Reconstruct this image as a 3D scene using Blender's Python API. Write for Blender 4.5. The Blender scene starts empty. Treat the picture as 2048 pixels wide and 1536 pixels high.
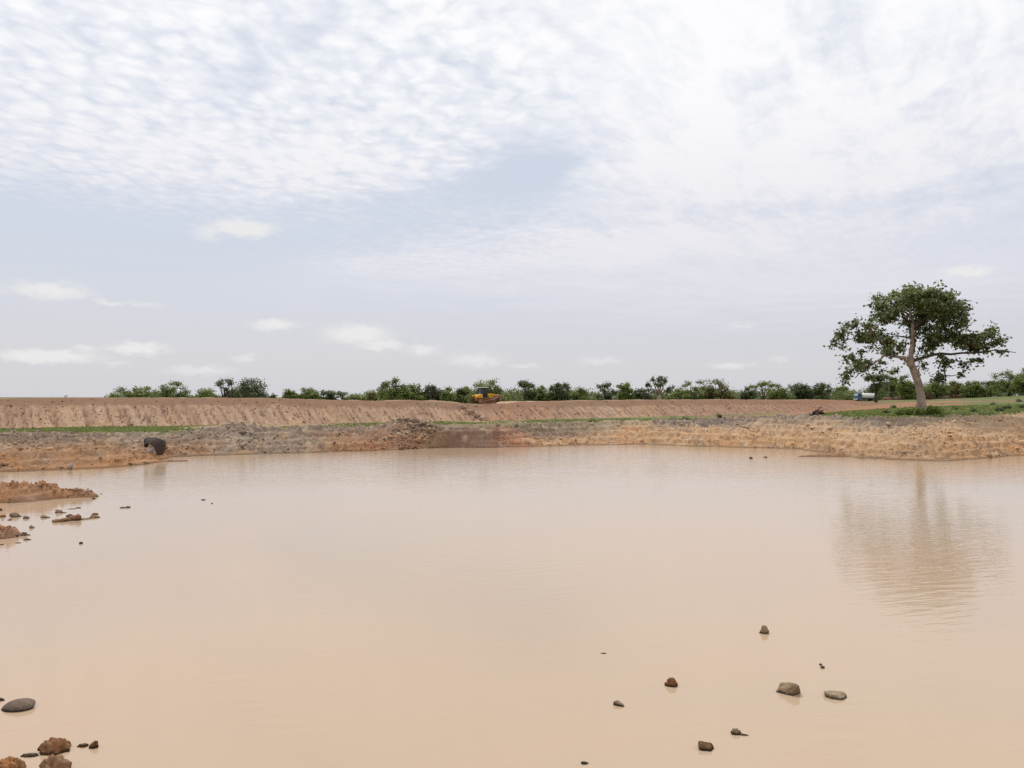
import bpy, math, random
import numpy as np
from mathutils import Vector, Matrix

C = bpy.context.scene.collection
SC = bpy.context.scene
R = math.radians
# ------------------------------------------------------------------ camera
F, H, Y0 = 1600.0, 5.8, 793.0          # focal length (photo px), eye height (m), horizon row
cam_d = bpy.data.cameras.new("camera"); cam = bpy.data.objects.new("camera", cam_d); C.objects.link(cam)
cam_d.sensor_width = 36.0; cam_d.lens = 36.0 * F / 2048.0
cam_d.clip_start = 0.1; cam_d.clip_end = 9000.0
cam.location = (0, 0, H)
cam.rotation_euler = (R(90) + math.atan((Y0 - 768.0) / F), 0, 0)
SC.camera = cam
SC.view_settings.view_transform = 'Standard'; SC.view_settings.look = 'None'
SC.view_settings.gamma = 1.0; SC.view_settings.use_curve_mapping = False
SC.view_settings.exposure = 0.0
SC.cycles.use_denoising = False; SC.cycles.max_bounces = 6; SC.cycles.transparent_max_bounces = 8
# ------------------------------------------------------------------ node helper
class E:
    """a float socket with arithmetic"""
    def __init__(s, nt, sock): s.nt, s.s = nt, sock
    def op(s, kind, *a, clamp=False):
        n = s.nt.nodes.new('ShaderNodeMath'); n.operation = kind; n.use_clamp = clamp
        for i, v in enumerate((s,) + a):
            if isinstance(v, E): s.nt.links.new(v.s, n.inputs[i])
            else: n.inputs[i].default_value = float(v)
        return E(s.nt, n.outputs[0])
    def __add__(s, o): return s.op('ADD', o)
    __radd__ = __add__
    def __sub__(s, o): return s.op('SUBTRACT', o)
    def __rsub__(s, o): return (s * -1.0) + o
    def __mul__(s, o): return s.op('MULTIPLY', o)
    __rmul__ = __mul__
    def __truediv__(s, o): return s.op('DIVIDE', o)
    def __pow__(s, o): return s.op('POWER', o)
    def mx(s, o): return s.op('MAXIMUM', o)
    def mn(s, o): return s.op('MINIMUM', o)
    def sat(s): return s.op('ADD', 0.0, clamp=True)
    def step(s, a, b):                                   # smoothstep a..b
        n = s.nt.nodes.new('ShaderNodeMapRange'); n.interpolation_type = 'SMOOTHSTEP'
        s.nt.links.new(s.s, n.inputs[0]); n.inputs[1].default_value = a; n.inputs[2].default_value = b
        return E(s.nt, n.outputs[0])
def vec(nt, x, y, z):
    n = nt.nodes.new('ShaderNodeCombineXYZ')
    for i, v in enumerate((x, y, z)):
        if isinstance(v, E): nt.links.new(v.s, n.inputs[i])
        else: n.inputs[i].default_value = v
    return n.outputs[0]
def noise(nt, v, scale, detail=3.0, rough=0.5, dist=0.0, dim='3D'):
    n = nt.nodes.new('ShaderNodeTexNoise'); n.noise_dimensions = dim
    if v is not None: nt.links.new(v, n.inputs['Vector'])
    n.inputs['Scale'].default_value = scale; n.inputs['Detail'].default_value = detail
    n.inputs['Roughness'].default_value = rough; n.inputs['Distortion'].default_value = dist
    return E(nt, n.outputs[0])
def mixc(nt, f, a, b):
    n = nt.nodes.new('ShaderNodeMix'); n.data_type = 'RGBA'
    for i, v in ((0, f), (6, a), (7, b)):
        if isinstance(v, E): nt.links.new(v.s, n.inputs[i])
        elif hasattr(v, 'is_output'): nt.links.new(v, n.inputs[i])
        elif i == 0: n.inputs[0].default_value = v
        else: n.inputs[i].default_value = (v[0], v[1], v[2], 1)
    return n.outputs[2]
def lin1(c): c /= 255.0; return c / 12.92 if c < 0.04045 else ((c + 0.055) / 1.055) ** 2.4
def lin(rgb, k=1.0): return tuple(lin1(float(c)) * k for c in rgb)
# ------------------------------------------------------------------ world: pale cloudy daylight sky
SUN_EL, SUN_AZ = 57.0, -22.0
W = bpy.data.worlds.new("World"); SC.world = W; W.use_nodes = True
nt = W.node_tree
bg = nt.nodes['Background']; bg.inputs['Strength'].default_value = 0.1
sky = nt.nodes.new('ShaderNodeTexSky'); sky.sky_type = 'NISHITA'; sky.sun_disc = False
sky.sun_elevation = R(SUN_EL); sky.sun_rotation = R(SUN_AZ); sky.air_density = 1.0; sky.dust_density = 3.0
def build_sky():
    tc = nt.nodes.new('ShaderNodeTexCoord'); sp = nt.nodes.new('ShaderNodeSeparateXYZ')
    nt.links.new(tc.outputs['Generated'], sp.inputs[0])
    x, y, z = (E(nt, sp.outputs[i]) for i in range(3))
    zc = z.mx(0.015)
    u, v = x / zc, y / zc                                  # a flat cloud layer overhead
    az = x.op('ARCTAN2', y) * (180 / math.pi)
    el = z.op('ARCSINE') * (180 / math.pi)
    def pos(px, py):
        dx, dz = (px - 1024) / F, (Y0 - py) / F
        return math.degrees(math.atan(dx)), math.degrees(math.atan(dz / math.hypot(1, dx)))
    def blob(px, py, rx, ry, amp, rot=0.0, a=None, e=None):
        a0, e0 = pos(px, py); sx, sy = rx / F * 57.3, ry / F * 57.3
        da, de = (a or az) - a0, (e or el) - e0
        c, s = math.cos(R(rot)), math.sin(R(rot))
        p, q = (da * c + de * s) / sx, (de * c - da * s) / sy
        return ((p * p + q * q) * -1.0).op('EXPONENT') * amp
    # warped sky coordinates so that edges are ragged
    uv = vec(nt, u, v, 0.0)
    w1 = noise(nt, uv, 1.6, 4, 0.6) - 0.5
    w2 = noise(nt, vec(nt, u + 7.3, v - 3.1, 1.0), 1.6, 4, 0.6) - 0.5
    aw, ew = az + w1 * 7.0, el + w2 * 4.0
    B = lambda *k, **kw: blob(*k, a=aw, e=ew, **kw)
    # where the high cloud sheet is thick
    cov = ew.step(8.5, 18.0) * 0.92 + ew.step(20.0, 30.0) * 0.16 + aw.step(0.0, 14.0) * ew.step(2.0, 10.0) * 0.12
    cov = cov + B(250, 350, 460, 80, 0.30) + B(600, 340, 330, 70, 0.30) + B(1400, 330, 420, 80, 0.40)
    cov = cov + B(1100, 500, 440, 55, 0.85, rot=7) + B(1550, 470, 420, 60, 0.42, rot=8) + B(1900, 520, 400, 90, 0.40)
    cov = cov + B(1350, 590, 500, 60, 0.34) + B(760, 525, 150, 26, 0.35, rot=3)
    cov = cov - B(1060, 335, 150, 58, 1.05, rot=8) - B(900, 385, 250, 40, 0.42, rot=14)
    cov = cov - B(620, 40, 150, 26, 0.34, rot=32) - B(490, 150, 110, 24, 0.30, rot=35)
    cov = cov - B(1870, 385, 300, 22, 0.40, rot=4) - B(1440, 425, 230, 20, 0.32, rot=2) - B(1820, 235, 120, 14, 0.25, rot=22)
    cov = cov - B(120, 420, 300, 45, 0.20)
    # cells of broken cloud (left), long streaks (right)
    def voro(v, scale, smooth):
        n = nt.nodes.new('ShaderNodeTexVoronoi'); n.feature = 'SMOOTH_F1'; nt.links.new(v, n.inputs['Vector'])
        n.inputs['Scale'].default_value = scale; n.inputs['Smoothness'].default_value = smooth; n.inputs['Detail'].default_value = 1.0
        return E(nt, n.outputs['Distance'])
    w3 = noise(nt, uv, 9.0, 4, 0.6) - 0.5
    w4 = noise(nt, vec(nt, u + 3.3, v + 8.1, 2.0), 9.0, 4, 0.6) - 0.5
    cw = vec(nt, u + w1 * 0.12 + w3 * 0.085, v * 0.72 + w2 * 0.12 + w4 * 0.085, 0.3)
    cells = (0.42 - voro(cw, 12.0, 0.5)) * 0.90 + (noise(nt, cw, 30.0, 3.0, 0.6) - 0.5) * 0.50 + (noise(nt, cw, 4.0, 3.0, 0.5) - 0.5) * 0.5
    ang = R(62)
    s1 = u * math.cos(ang) + v * math.sin(ang); s2 = v * math.cos(ang) - u * math.sin(ang)
    streak = noise(nt, vec(nt, s1 * 0.45 + w1 * .4, s2 * 2.0 + w2 * .5, 2.0), 2.4, 6.0, 0.58, 0.3)
    fine = noise(nt, vec(nt, s1 * 1.6, s2 * 4.0, 5.0), 3.0, 5.0, 0.6, 0.6)
    side = aw.step(-3.0, 10.0)                               # 0 = left, 1 = right
    tex = cells * (1.0 - side * 0.85) * 1.05 + ((streak - 0.5) * 1.5 + (fine - 0.5) * 1.2) * (side * 0.85 + 0.15) - side * 0.14
    tex = tex * el.step(5.0, 13.0)
    d = (cov * 0.92 + tex * 0.85 * (cov.sat() * 0.75 + 0.25)).sat()
    d = d.step(0.0, 1.0) * 0.6 + d * 0.4
    # small low cumulus puffs
    cum = None
    n3 = noise(nt, vec(nt, az * 0.5, el * 1.0, 0.0), 1.5, 5, 0.62) - 0.5
    a2, e2 = az + n3 * 2.2, el + (noise(nt, vec(nt, az * 0.5 + 9.0, el, 4.0), 2.2, 5, 0.6) - 0.5) * 1.1
    for p in ((485, 455, 52, 14, .9), (415, 462, 26, 18, .5), (95, 580, 62, 14, .65), (215, 604, 26, 6, .5), (285, 608, 40, 6, .4),
              (550, 650, 44, 9, .7), (275, 697, 46, 10, .75), (95, 712, 76, 10, .8), (170, 697, 28, 7, .5), (715, 668, 66, 18, .7),
              (760, 690, 50, 10, .6), (845, 700, 34, 12, .55), (490, 717, 20, 8, .45), (400, 740, 60, 9, .45), (950, 720, 60, 13, .5),
              (1050, 733, 40, 6, .4), (1200, 722, 42, 9, .4), (1462, 731, 42, 7, .5), (1560, 717, 26, 8, .35), (1930, 543, 36, 9, .7),
              (1485, 651, 34, 7, .35), (230, 727, 30, 6, .35)):
        b = blob(p[0], p[1], p[2] * 1.1, p[3] * 1.2, p[4] * 1.5, a=a2, e=e2)
        cum = b if cum is None else cum.mx(b)
    cum = cum.step(0.08, 1.05)
    # colours (display values divided by the background strength)
    K = 10.0
    t = el.step(0.5, 13.0)
    base = mixc(nt, t, lin((217, 217, 223), K), lin((209, 217, 231), K))
    base = mixc(nt, el.step(24.0, 60.0), base, lin((214, 221, 236), K * 1.0))
    nis = nt.nodes.new('ShaderNodeMix'); nis.data_type = 'RGBA'
    nis.inputs[0].default_value = 0.10
    nt.links.new(base, nis.inputs[6]); nt.links.new(sky.outputs[0], nis.inputs[7])
    up = el.step(8.0, 24.0)
    cloud = mixc(nt, up, lin((233, 232, 238), K), lin((253, 253, 255), K))
    cloud = mixc(nt, el.step(30.0, 60.0), cloud, (16.0, 15.6, 15.2))   # the bright veil round the hidden sun
    col = mixc(nt, d, nis.outputs[2], cloud)
    col = mixc(nt, cum * 0.85, col, lin((238, 237, 236), K))
    # below the horizon: dull earth
    col = mixc(nt, z.step(-0.04, -0.014), lin((150, 130, 110), K * 0.5), col)
    nt.links.new(col, bg.inputs['Color'])
build_sky()
sd = bpy.data.lights.new("sun", 'SUN'); sun = bpy.data.objects.new("sun", sd); C.objects.link(sun)
sd.energy = 2.5; sd.angle = R(2.0); sd.color = (1.0, 0.95, 0.87)
S = Vector((math.cos(R(SUN_EL)) * math.sin(R(SUN_AZ)), math.cos(R(SUN_EL)) * math.cos(R(SUN_AZ)), math.sin(R(SUN_EL))))
sun.rotation_euler = S.to_track_quat('Z', 'Y').to_euler(); sun.location = (0, 0, 60)
# ------------------------------------------------------------------ object helpers
def tag(o, label=None, cat=None, group=None, kind=None):
    if label: o['label'] = label
    if cat: o['category'] = cat
    if group: o['group'] = group
    if kind: o['kind'] = kind
    return o
def empty(name, loc, rotz=0.0):
    o = bpy.data.objects.new(name, None); C.objects.link(o); o.location = loc; o.rotation_euler = (0, 0, rotz)
    o.empty_display_size = 0.3
    return o
def mesh_np(name, V, faces_flat, nper, mat, parent=None, col=None, smooth=False, loc=None):
    """V (n,3); faces_flat int array; nper = corners per face (constant)"""
    me = bpy.data.meshes.new(name)
    V = np.asarray(V, np.float32); ff = np.asarray(faces_flat, np.int32).ravel()
    nf = len(ff) // nper
    me.vertices.add(len(V)); me.vertices.foreach_set('co', V.ravel())
    me.loops.add(len(ff)); me.loops.foreach_set('vertex_index', ff)
    me.polygons.add(nf)
    me.polygons.foreach_set('loop_start', np.arange(0, nf * nper, nper, dtype=np.int32))
    me.polygons.foreach_set('loop_total', np.full(nf, nper, np.int32))
    if smooth: me.polygons.foreach_set('use_smooth', np.ones(nf, bool))
    if col is not None:
        a = me.color_attributes.new('Col', 'FLOAT_COLOR', 'POINT')
        c4 = np.ones((len(V), 4), np.float32); c4[:, :3] = col
        a.data.foreach_set('color', c4.ravel())
    me.update(calc_edges=True); me.validate()
    if mat: me.materials.append(mat)
    o = bpy.data.objects.new(name, me); C.objects.link(o)
    if parent is not None: o.parent = parent
    if loc is not None: o.location = loc
    return o
class MB:
    """collects shapes into one mesh (local coordinates)"""
    def __init__(s): s.v, s.f = [], []
    def add(s, vs, fs):
        k = len(s.v); s.v += [tuple(v) for v in vs]; s.f += [tuple(i + k for i in f) for f in fs]; return s
    def box(s, c, d, rot=None, bev=0.0):
        x, y, z = d[0] / 2, d[1] / 2, d[2] / 2
        if bev > 0:
            b = min(bev, x * .9, y * .9, z * .9); vs = []
            for sz in (-1, 1):
                pass
            pts = []
            for zz, k in ((-z, b), (-z + b, 0), (z - b, 0), (z, b)):
                xx, yy = x - k, y - k
                pts.append([(-xx + b, -yy, zz), (xx - b, -yy, zz), (xx, -yy + b, zz), (xx, yy - b, zz),
                            (xx - b, yy, zz), (-xx + b, yy, zz), (-xx, yy - b, zz), (-xx, -yy + b, zz)])
            vs = [p for ring in pts for p in ring]; fs = [tuple(range(7, -1, -1)), tuple(range(24, 32))]
            for r in range(3):
                for i in range(8):
                    j = (i + 1) % 8; fs.append((r * 8 + i, r * 8 + j, r * 8 + 8 + j, r * 8 + 8 + i))
        else:
            vs = [(sx * x, sy * y, sz * z) for sz in (-1, 1) for sx, sy in ((-1, -1), (1, -1), (1, 1), (-1, 1))]
            fs = [(3, 2, 1, 0), (4, 5, 6, 7)] + [(i, (i + 1) % 4, (i + 1) % 4 + 4, i + 4) for i in range(4)]
        M = rot or Matrix.Identity(3)
        return s.add([M @ Vector(v) + Vector(c) for v in vs], fs)
    def prism(s, poly, a, b, axis=1):                    # 2-D polygon (x,z) drawn out along y from a to b
        n = len(poly)
        mk = {1: lambda p, t: (p[0], t, p[1]), 0: lambda p, t: (t, p[0], p[1]), 2: lambda p, t: (p[0], p[1], t)}[axis]
        vs = [mk(p, a) for p in poly] + [mk(p, b) for p in poly]
        fs = [tuple(range(n)), tuple(range(2 * n - 1, n - 1, -1))] + [(i, i + n, (i + 1) % n + n, (i + 1) % n) for i in range(n)]
        return s.add(vs, fs)
    def tube(s, pts, rad, n=8, cap=True):
        pts = [Vector(p) for p in pts]; rad = rad if hasattr(rad, '__len__') else [rad] * len(pts)
        vs, fs = [], []
        for i, p in enumerate(pts):
            d = (pts[min(i + 1, len(pts) - 1)] - pts[max(i - 1, 0)]).normalized()
            a = d.cross(Vector((0.13, 0.31, 0.94))); a = a.normalized() if a.length > 1e-4 else Vector((1, 0, 0))
            b = d.cross(a)
            vs += [p + (a * math.cos(6.28319 * k / n) + b * math.sin(6.28319 * k / n)) * rad[i] for k in range(n)]
        for i in range(len(pts) - 1):
            for k in range(n):
                j = (k + 1) % n; fs.append((i * n + k, i * n + j, i * n + n + j, i * n + n + k))
        if cap: fs += [tuple(range(n - 1, -1, -1)), tuple(range((len(pts) - 1) * n, len(pts) * n))]
        return s.add(vs, fs)
    def build(s, name, mat, parent=None, loc=None, smooth=False):
        me = bpy.data.meshes.new(name); me.from_pydata(s.v, [], s.f); me.update()
        if smooth:
            for p in me.polygons: p.use_smooth = True
        if mat: me.materials.append(mat)
        o = bpy.data.objects.new(name, me); C.objects.link(o)
        if parent is not None: o.parent = parent
        if loc is not None: o.location = loc
        return o
# ------------------------------------------------------------------ numpy noise
def _hash(ix, iy, seed):
    h = (ix.astype(np.int64) * 374761393 + iy.astype(np.int64) * 668265263 + seed * 1274126177) & 0xFFFFFFFF
    h = ((h ^ (h >> 13)) * 1274126177) & 0xFFFFFFFF
    return ((h ^ (h >> 16)) & 0xFFFFFF) / float(0xFFFFFF)
def vnoise(x, y, seed=0):
    ix, iy = np.floor(x), np.floor(y); fx, fy = x - ix, y - iy
    fx = fx * fx * fx * (fx * (fx * 6 - 15) + 10); fy = fy * fy * fy * (fy * (fy * 6 - 15) + 10)
    a, b = _hash(ix, iy, seed), _hash(ix + 1, iy, seed)
    c, d = _hash(ix, iy + 1, seed), _hash(ix + 1, iy + 1, seed)
    return (a + (b - a) * fx) * (1 - fy) + (c + (d - c) * fx) * fy
def fbm(x, y, freq, octv=4, seed=0, gain=0.5):
    s = np.zeros_like(x, dtype=float); a, t = 1.0, 0.0
    for k in range(octv):
        s += a * (vnoise(x * freq + 17.3 * k, y * freq - 9.1 * k, seed + k) - 0.5); t += a; a *= gain; freq *= 2.03
    return s / t * 2.0                                     # about -1..1
def ridge(x, y, freq, octv=4, seed=0):
    s = np.zeros_like(x, dtype=float); a, t = 1.0, 0.0
    for k in range(octv):
        s += a * (1 - 2 * np.abs(vnoise(x * freq + 5.7 * k, y * freq + 3.3 * k, seed + k) - 0.5)); t += a; a *= 0.5; freq *= 2.1
    return s / t
def sst(x, a, b):
    t = np.clip((x - a) / (b - a), 0, 1); return t * t * (3 - 2 * t)
# ------------------------------------------------------------------ materials
def new_mat(name):
    m = bpy.data.materials.new(name); m.use_nodes = True
    b = m.node_tree.nodes['Principled BSDF']; b.inputs['Specular IOR Level'].default_value = 0.25
    return m, m.node_tree, b
def bump(nt, b, h, strength, dist=1.0):
    n = nt.nodes.new('ShaderNodeBump'); n.inputs['Strength'].default_value = strength; n.inputs['Distance'].default_value = dist
    nt.links.new(h.s, n.inputs['Height']); nt.links.new(n.outputs[0], b.inputs['Normal']); return n
def coords(nt, kind='Object'):
    return nt.nodes.new('ShaderNodeTexCoord').outputs[kind]
def geo_pos(nt): return nt.nodes.new('ShaderNodeNewGeometry').outputs['Position']
def soil_mat(name, fine=3.0, amp=0.28, bumpd=0.13, rough=0.95):
    """earth whose pigment comes from the vertex colour, mottled with noise"""
    m, nt, b = new_mat(name)
    at = nt.nodes.new('ShaderNodeVertexColor'); at.layer_name = 'Col'
    p = geo_pos(nt)
    n1 = noise(nt, p, fine, 6, 0.65); n2 = noise(nt, p, fine * 0.13, 4, 0.6); n4 = noise(nt, p, fine * 3.1, 3, 0.6)
    f = (n1 - 0.5) * amp * 2 + (n2 - 0.5) * amp * 1.2 + (n4 - 0.5) * amp + 1.0
    hs = nt.nodes.new('ShaderNodeHueSaturation'); nt.links.new(at.outputs[0], hs.inputs['Color']); nt.links.new(f.s, hs.inputs['Value'])
    nt.links.new(((n2 - 0.5) * 0.35 + 0.88).s, hs.inputs['Saturation'])
    nt.links.new(hs.outputs[0], b.inputs['Base Color'])
    b.inputs['Roughness'].default_value = rough; b.inputs['Specular IOR Level'].default_value = 0.1
    bump(nt, b, n1 + n4 * 0.4, 1.0, bumpd)
    return m
def simple_mat(name, rgb, k=0.6, rough=0.6, var=0.25, scale=6.0, metal=0.0, spec=0.3, dirt=None, dirt_amt=0.5):
    m, nt, b = new_mat(name)
    n = noise(nt, coords(nt), scale, 5, 0.6)
    c = lin(rgb, k)
    col = mixc(nt, n.step(0.3, 0.7), tuple(v * (1 - var) for v in c), tuple(min(1, v * (1 + var)) for v in c))
    if dirt:
        n2 = noise(nt, coords(nt), scale * 0.5, 5, 0.7)
        col = mixc(nt, n2.step(0.62 - dirt_amt * 0.35, 0.75 - dirt_amt * 0.2) * min(1, dirt_amt + 0.2), col, lin(dirt, k))
    nt.links.new(col, b.inputs['Base Color'])
    b.inputs['Roughness'].default_value = rough; b.inputs['Metallic'].default_value = metal; b.inputs['Specular IOR Level'].default_value = spec
    bump(nt, b, n, 0.4, 0.02)
    return m
def leaf_mat(name):
    m, nt, b = new_mat(name)
    at = nt.nodes.new('ShaderNodeVertexColor'); at.layer_name = 'Col'
    nt.links.new(at.outputs[0], b.inputs['Base Color']); b.inputs['Roughness'].default_value = 0.55
    b.inputs['Specular IOR Level'].default_value = 0.25
    tr = nt.nodes.new('ShaderNodeBsdfTranslucent'); nt.links.new(at.outputs[0], tr.inputs['Color'])
    mx = nt.nodes.new('ShaderNodeMixShader'); mx.inputs[0].default_value = 0.34
    nt.links.new(b.outputs[0], mx.inputs[1]); nt.links.new(tr.outputs[0], mx.inputs[2])
    nt.links.new(mx.outputs[0], nt.nodes['Material Output'].inputs['Surface'])
    return m
KA = 0.565                                                  # sunlit picture value -> pigment
M_GROUND = soil_mat('earth')
M_DAM = soil_mat('packed_earth', fine=1.6, amp=0.16, bumpd=0.06)
M_CLOD = soil_mat('clod_earth', fine=9.0, amp=0.3, bumpd=0.04)
M_LEAF = leaf_mat('leaves')
# ================================================================== terrain
def zpix(Y, y): return H - (y - Y0) * Y / F                # height of a point seen at row y, depth Y
# px, waterline row, then four (depth, row) points up the bank
BANK = [
 (-420, 945, (66, 915), (76, 890), (88, 872), (94, 868)),
 (0,    945, (66, 915), (76, 890), (88, 872), (94, 868)),
 (200,  937, (70, 905), (80, 884), (88, 873), (93, 866)),
 (300,  929, (73, 911), (78, 897), (86, 878), (95, 866)),
 (345,  914, (80, 900), (84, 888), (90, 874), (97, 865)),
 (400,  912, (82, 892), (86, 882), (91, 872), (98, 862)),
 (470,  910, (83, 890), (88, 868), (92, 850), (97, 857)),
 (520,  908, (83, 892), (88, 874), (93, 856), (99, 857)),
 (580,  907, (85, 889), (90, 871), (95, 862), (101, 857)),
 (640,  905, (86, 889), (91, 874), (97, 862), (104, 856)),
 (740,  902, (89, 884), (93, 872), (99, 861), (106, 853)),
 (800,  900, (91, 883), (95, 866), (100, 847), (106, 853)),
 (835,  898, (91, 884), (96, 862), (100, 844), (107, 852)),
 (862,  897, (90.2, 880), (91.5, 864), (96, 857), (105, 852)),
 (885,  896, (90.6, 880), (91.4, 863), (99, 855), (107, 850)),
 (985,  895, (92.0, 878), (92.8, 860), (101, 852), (108, 847)),
 (1030, 894, (94, 879), (97, 866), (100, 857), (108, 848)),
 (1100, 893, (97, 882), (103.5, 870), (105.5, 853), (112, 847)),
 (1180, 891, (99, 880), (107, 865), (109, 853), (115, 846)),
 (1260, 889, (101, 872), (107, 860), (113, 851), (120, 843)),
 (1320, 890, (101, 868), (108, 857), (110.5, 847), (120, 842)),
 (1400, 893, (98, 869), (106, 855), (108.5, 845), (118, 840)),
 (1500, 896, (95, 872), (102, 854), (104.5, 842), (114, 837)),
 (1600, 899, (93, 871), (100, 850), (102.5, 838), (110, 834)),
 (1660, 906, (86, 880), (93, 860), (100, 838), (106, 832)),
 (1720, 917, (80, 897), (87, 872), (95, 847), (99, 835)),
 (1800, 920, (78, 897), (84, 870), (92, 844), (96, 834)),
 (1900, 921, (77, 900), (84, 868), (92, 840), (96, 832)),
 (2048, 912, (82, 893), (88, 862), (94, 837), (97, 827)),
 (2500, 905, (84, 893), (89, 862), (94, 837), (97, 827)),
]
BPX = np.array([b[0] for b in BANK], float)
KY = np.array([[F * H / (b[1] - Y0)] + [q[0] for q in b[2:]] for b in BANK])
KZ = np.array([[0.0] + [zpix(*q) for q in b[2:]] for b in BANK])
# farther ground: heights at depths 130, 200, 300, 450, 3000
FARD = np.array([130., 200., 300., 450., 3000., 7000.])
FPX = np.array([-420, 1000, 1400, 1600, 1700, 1760, 1850, 1950, 2048, 2500], float)
FZ = np.array([[1.5, 1.5, 1.8, 1.8, -9], [1.3, 1.4, 1.8, 1.8, -9], [1.7, 1.4, 1.8, 1.8, -9], [2.4, 1.9, 2.6, 2.2, -9], [3.3, 2.5, 3.6, 3.0, -9],
               [3.5, 3.6, 4.25, 3.6, -9], [3.9, 4.0, 4.6, 4.0, -9], [4.0, 4.5, 5.3, 4.6, -9], [4.1, 4.9, 6.1, 5.5, -9], [4.3, 5.5, 6.8, 6.0, -9]])
def kn(px): return [np.interp(px, BPX, KY[:, i]) for i in range(5)], [np.interp(px, BPX, KZ[:, i]) for i in range(5)]
def capsule(X, Y, a, b, ra, rb, ha, hb, pw=1.0):
    ax_, ay_ = a; bx, by = b
    t = np.clip(((X - ax_) * (bx - ax_) + (Y - ay_) * (by - ay_)) / ((bx - ax_) ** 2 + (by - ay_) ** 2), 0, 1)
    d = np.hypot(X - ax_ - t * (bx - ax_), Y - ay_ - t * (by - ay_))
    r = ra + (rb - ra) * t; h = ha + (hb - ha) * t
    return (h + 0.35) * np.clip(1 - (d / r) ** 2, -3, 1) ** 1 - 0.35
def P(px, py):                                             # point on the water seen at (px, py)
    Y = F * H / (py - Y0); return ((px - 1024) / F * Y, Y)
SPITS = [  # low tongues of earth standing in the pond
 (P(-60, 1000), P(70, 996), 3.6, 2.3, 1.15, 0.62), (P(60, 996), P(178, 993), 2.0, 0.75, 0.52, 0.22),
 (P(-60, 1072), P(14, 1073), 1.2, 0.75, 0.55, 0.34), (P(112, 1044), P(150, 1040), .30, .34, .05, .09), (P(150, 1040), P(192, 1036), .32, .26, .09, .06),
 (P(230, 930), P(330, 923), 2.6, 0.9, 0.5, 0.12), (P(330, 923), P(372, 922), 0.8, 0.5, 0.12, 0.14),
 (P(1600, 913), P(1720, 911), 0.5, 2.5, 0.10, 0.5), (P(1500,1700), P(1510,1720), .3,.3,-.2,-.2),
 (P(-40, 1534), P(20, 1546), .55, .40, .25, .06)]
def height(X, Y):
    X = np.asarray(X, float); Y = np.asarray(Y, float)
    px = np.clip(1024 + F * X / np.maximum(Y, 6.0), -420, 2500)
    wob = fbm(X, Y, 0.11, 3, 40)
    Ky, Kz = kn(px)
    Ye = Y + wob * 1.1 * sst(Y, 60, 70) * (1 - sst(Y, 105, 118))
    z = np.where(Ye < Ky[0], -np.minimum(1.6, (Ky[0] - Ye) * 0.30), 0.0)
    for i in range(4):
        t = np.clip((Ye - Ky[i]) / (Ky[i + 1] - Ky[i]), 0, 1)
        z = np.where(Ye >= Ky[i], Kz[i] + (Kz[i + 1] - Kz[i]) * t, z)
    fz = [np.interp(px, FPX, FZ[:, i]) for i in range(5)] + [np.full(px.shape, -34.0)]
    prevY, prevZ = Ky[4], Kz[4]
    for i in range(6):
        t = np.clip((Y - prevY) / (FARD[i] - prevY), 0, 1); z = np.where(Y > prevY, prevZ + (fz[i] - prevZ) * t, z)
        prevY, prevZ = FARD[i], fz[i]
    bank = sst(Ye, Ky[0] - 0.5, Ky[0] + 1.0) * (1 - sst(Ye, Ky[4] - 3, Ky[4] + 2))
    # rough dug earth
    lump = fbm(X, Y, 0.35, 4, 3) * 0.30 + (ridge(X, Y, 0.50, 4, 11) - 0.6) * 0.80 + (ridge(X, Y, 1.25, 3, 18) - .6) * 0.42 + fbm(X, Y, 1.7, 3, 21) * 0.20 + np.maximum(0, fbm(X, Y, 2.1, 2, 25) - 0.15) * 0.55
    calm = np.interp(px, [-420, 250, 330, 440, 860, 890, 980, 1020, 2500], [1, .85, 1, 1, 1, .35, .35, 1, 1])
    z = z + bank * lump * calm * np.clip((z + 0.15) / 0.5, 0.15, 1)
    # ledges cut by the digger
    led = np.abs(((z + fbm(X, Y, 0.25, 2, 61) * 0.22) % 0.55) / 0.55 - 0.5) * 2
    z = z + bank * (led - 0.5) * 0.22 * calm * np.clip(z / 0.4, 0, 1)
    z = z + fbm(X, Y, 0.12, 3, 77) * 0.10 * sst(Ye, Ky[4] - 1, Ky[4] + 3) * (1 - sst(Y, 140, 180)) + fbm(X, Y, 0.04, 3, 78) * 0.3 * sst(Y, 140, 200)
    # tongues and islets
    rg = fbm(X, Y, 0.9, 3, 31) * 0.22 + (ridge(X, Y, 0.8, 4, 33) - .6) * 0.36 + fbm(X, Y, 3.0, 3, 35) * 0.12 + fbm(X, Y, 7.0, 2, 37) * 0.09
    for a, b, ra, rb, ha, hb in SPITS:
        s = capsule(X + fbm(X, Y, 0.8, 2, 51) * 0.12 * max(ra, .6), Y + fbm(X, Y, 0.8, 2, 52) * 0.2 * max(ra, .6), a, b, ra, rb, ha, hb)
        s = np.where(s > -0.3, s + rg * np.clip(s / 0.35, 0.05, 1.3), s); sl = np.abs((s + fbm(X, Y, .5, 2, 62) * .2) % 0.34 / 0.34 - .5) * 2; s = s + (sl - .5) * .14 * np.clip(s / .3, 0, 1)
        z = np.maximum(z, s)
    # the near shore the photographer stands on, and the shores beside the frame
    near = (11.2 + fbm(X, Y, 0.5, 2, 91) * 0.5 - Y) * 0.42
    near = np.clip(near, -1.2, 4.15) + fbm(X, Y, .8, 3, 92) * .05
    z = np.maximum(z, near)
    side = np.maximum((-X - (0.69 * np.maximum(Y, 12) + 0.8)) * 0.35, (X - (0.78 * np.maximum(Y, 12) + 2.0)) * 0.35)
    side = np.clip(side, -1.5, 1.3) + rg * 0.8
    return np.maximum(z, np.where(Y < Ky[0] + 2, side, -9))
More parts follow.
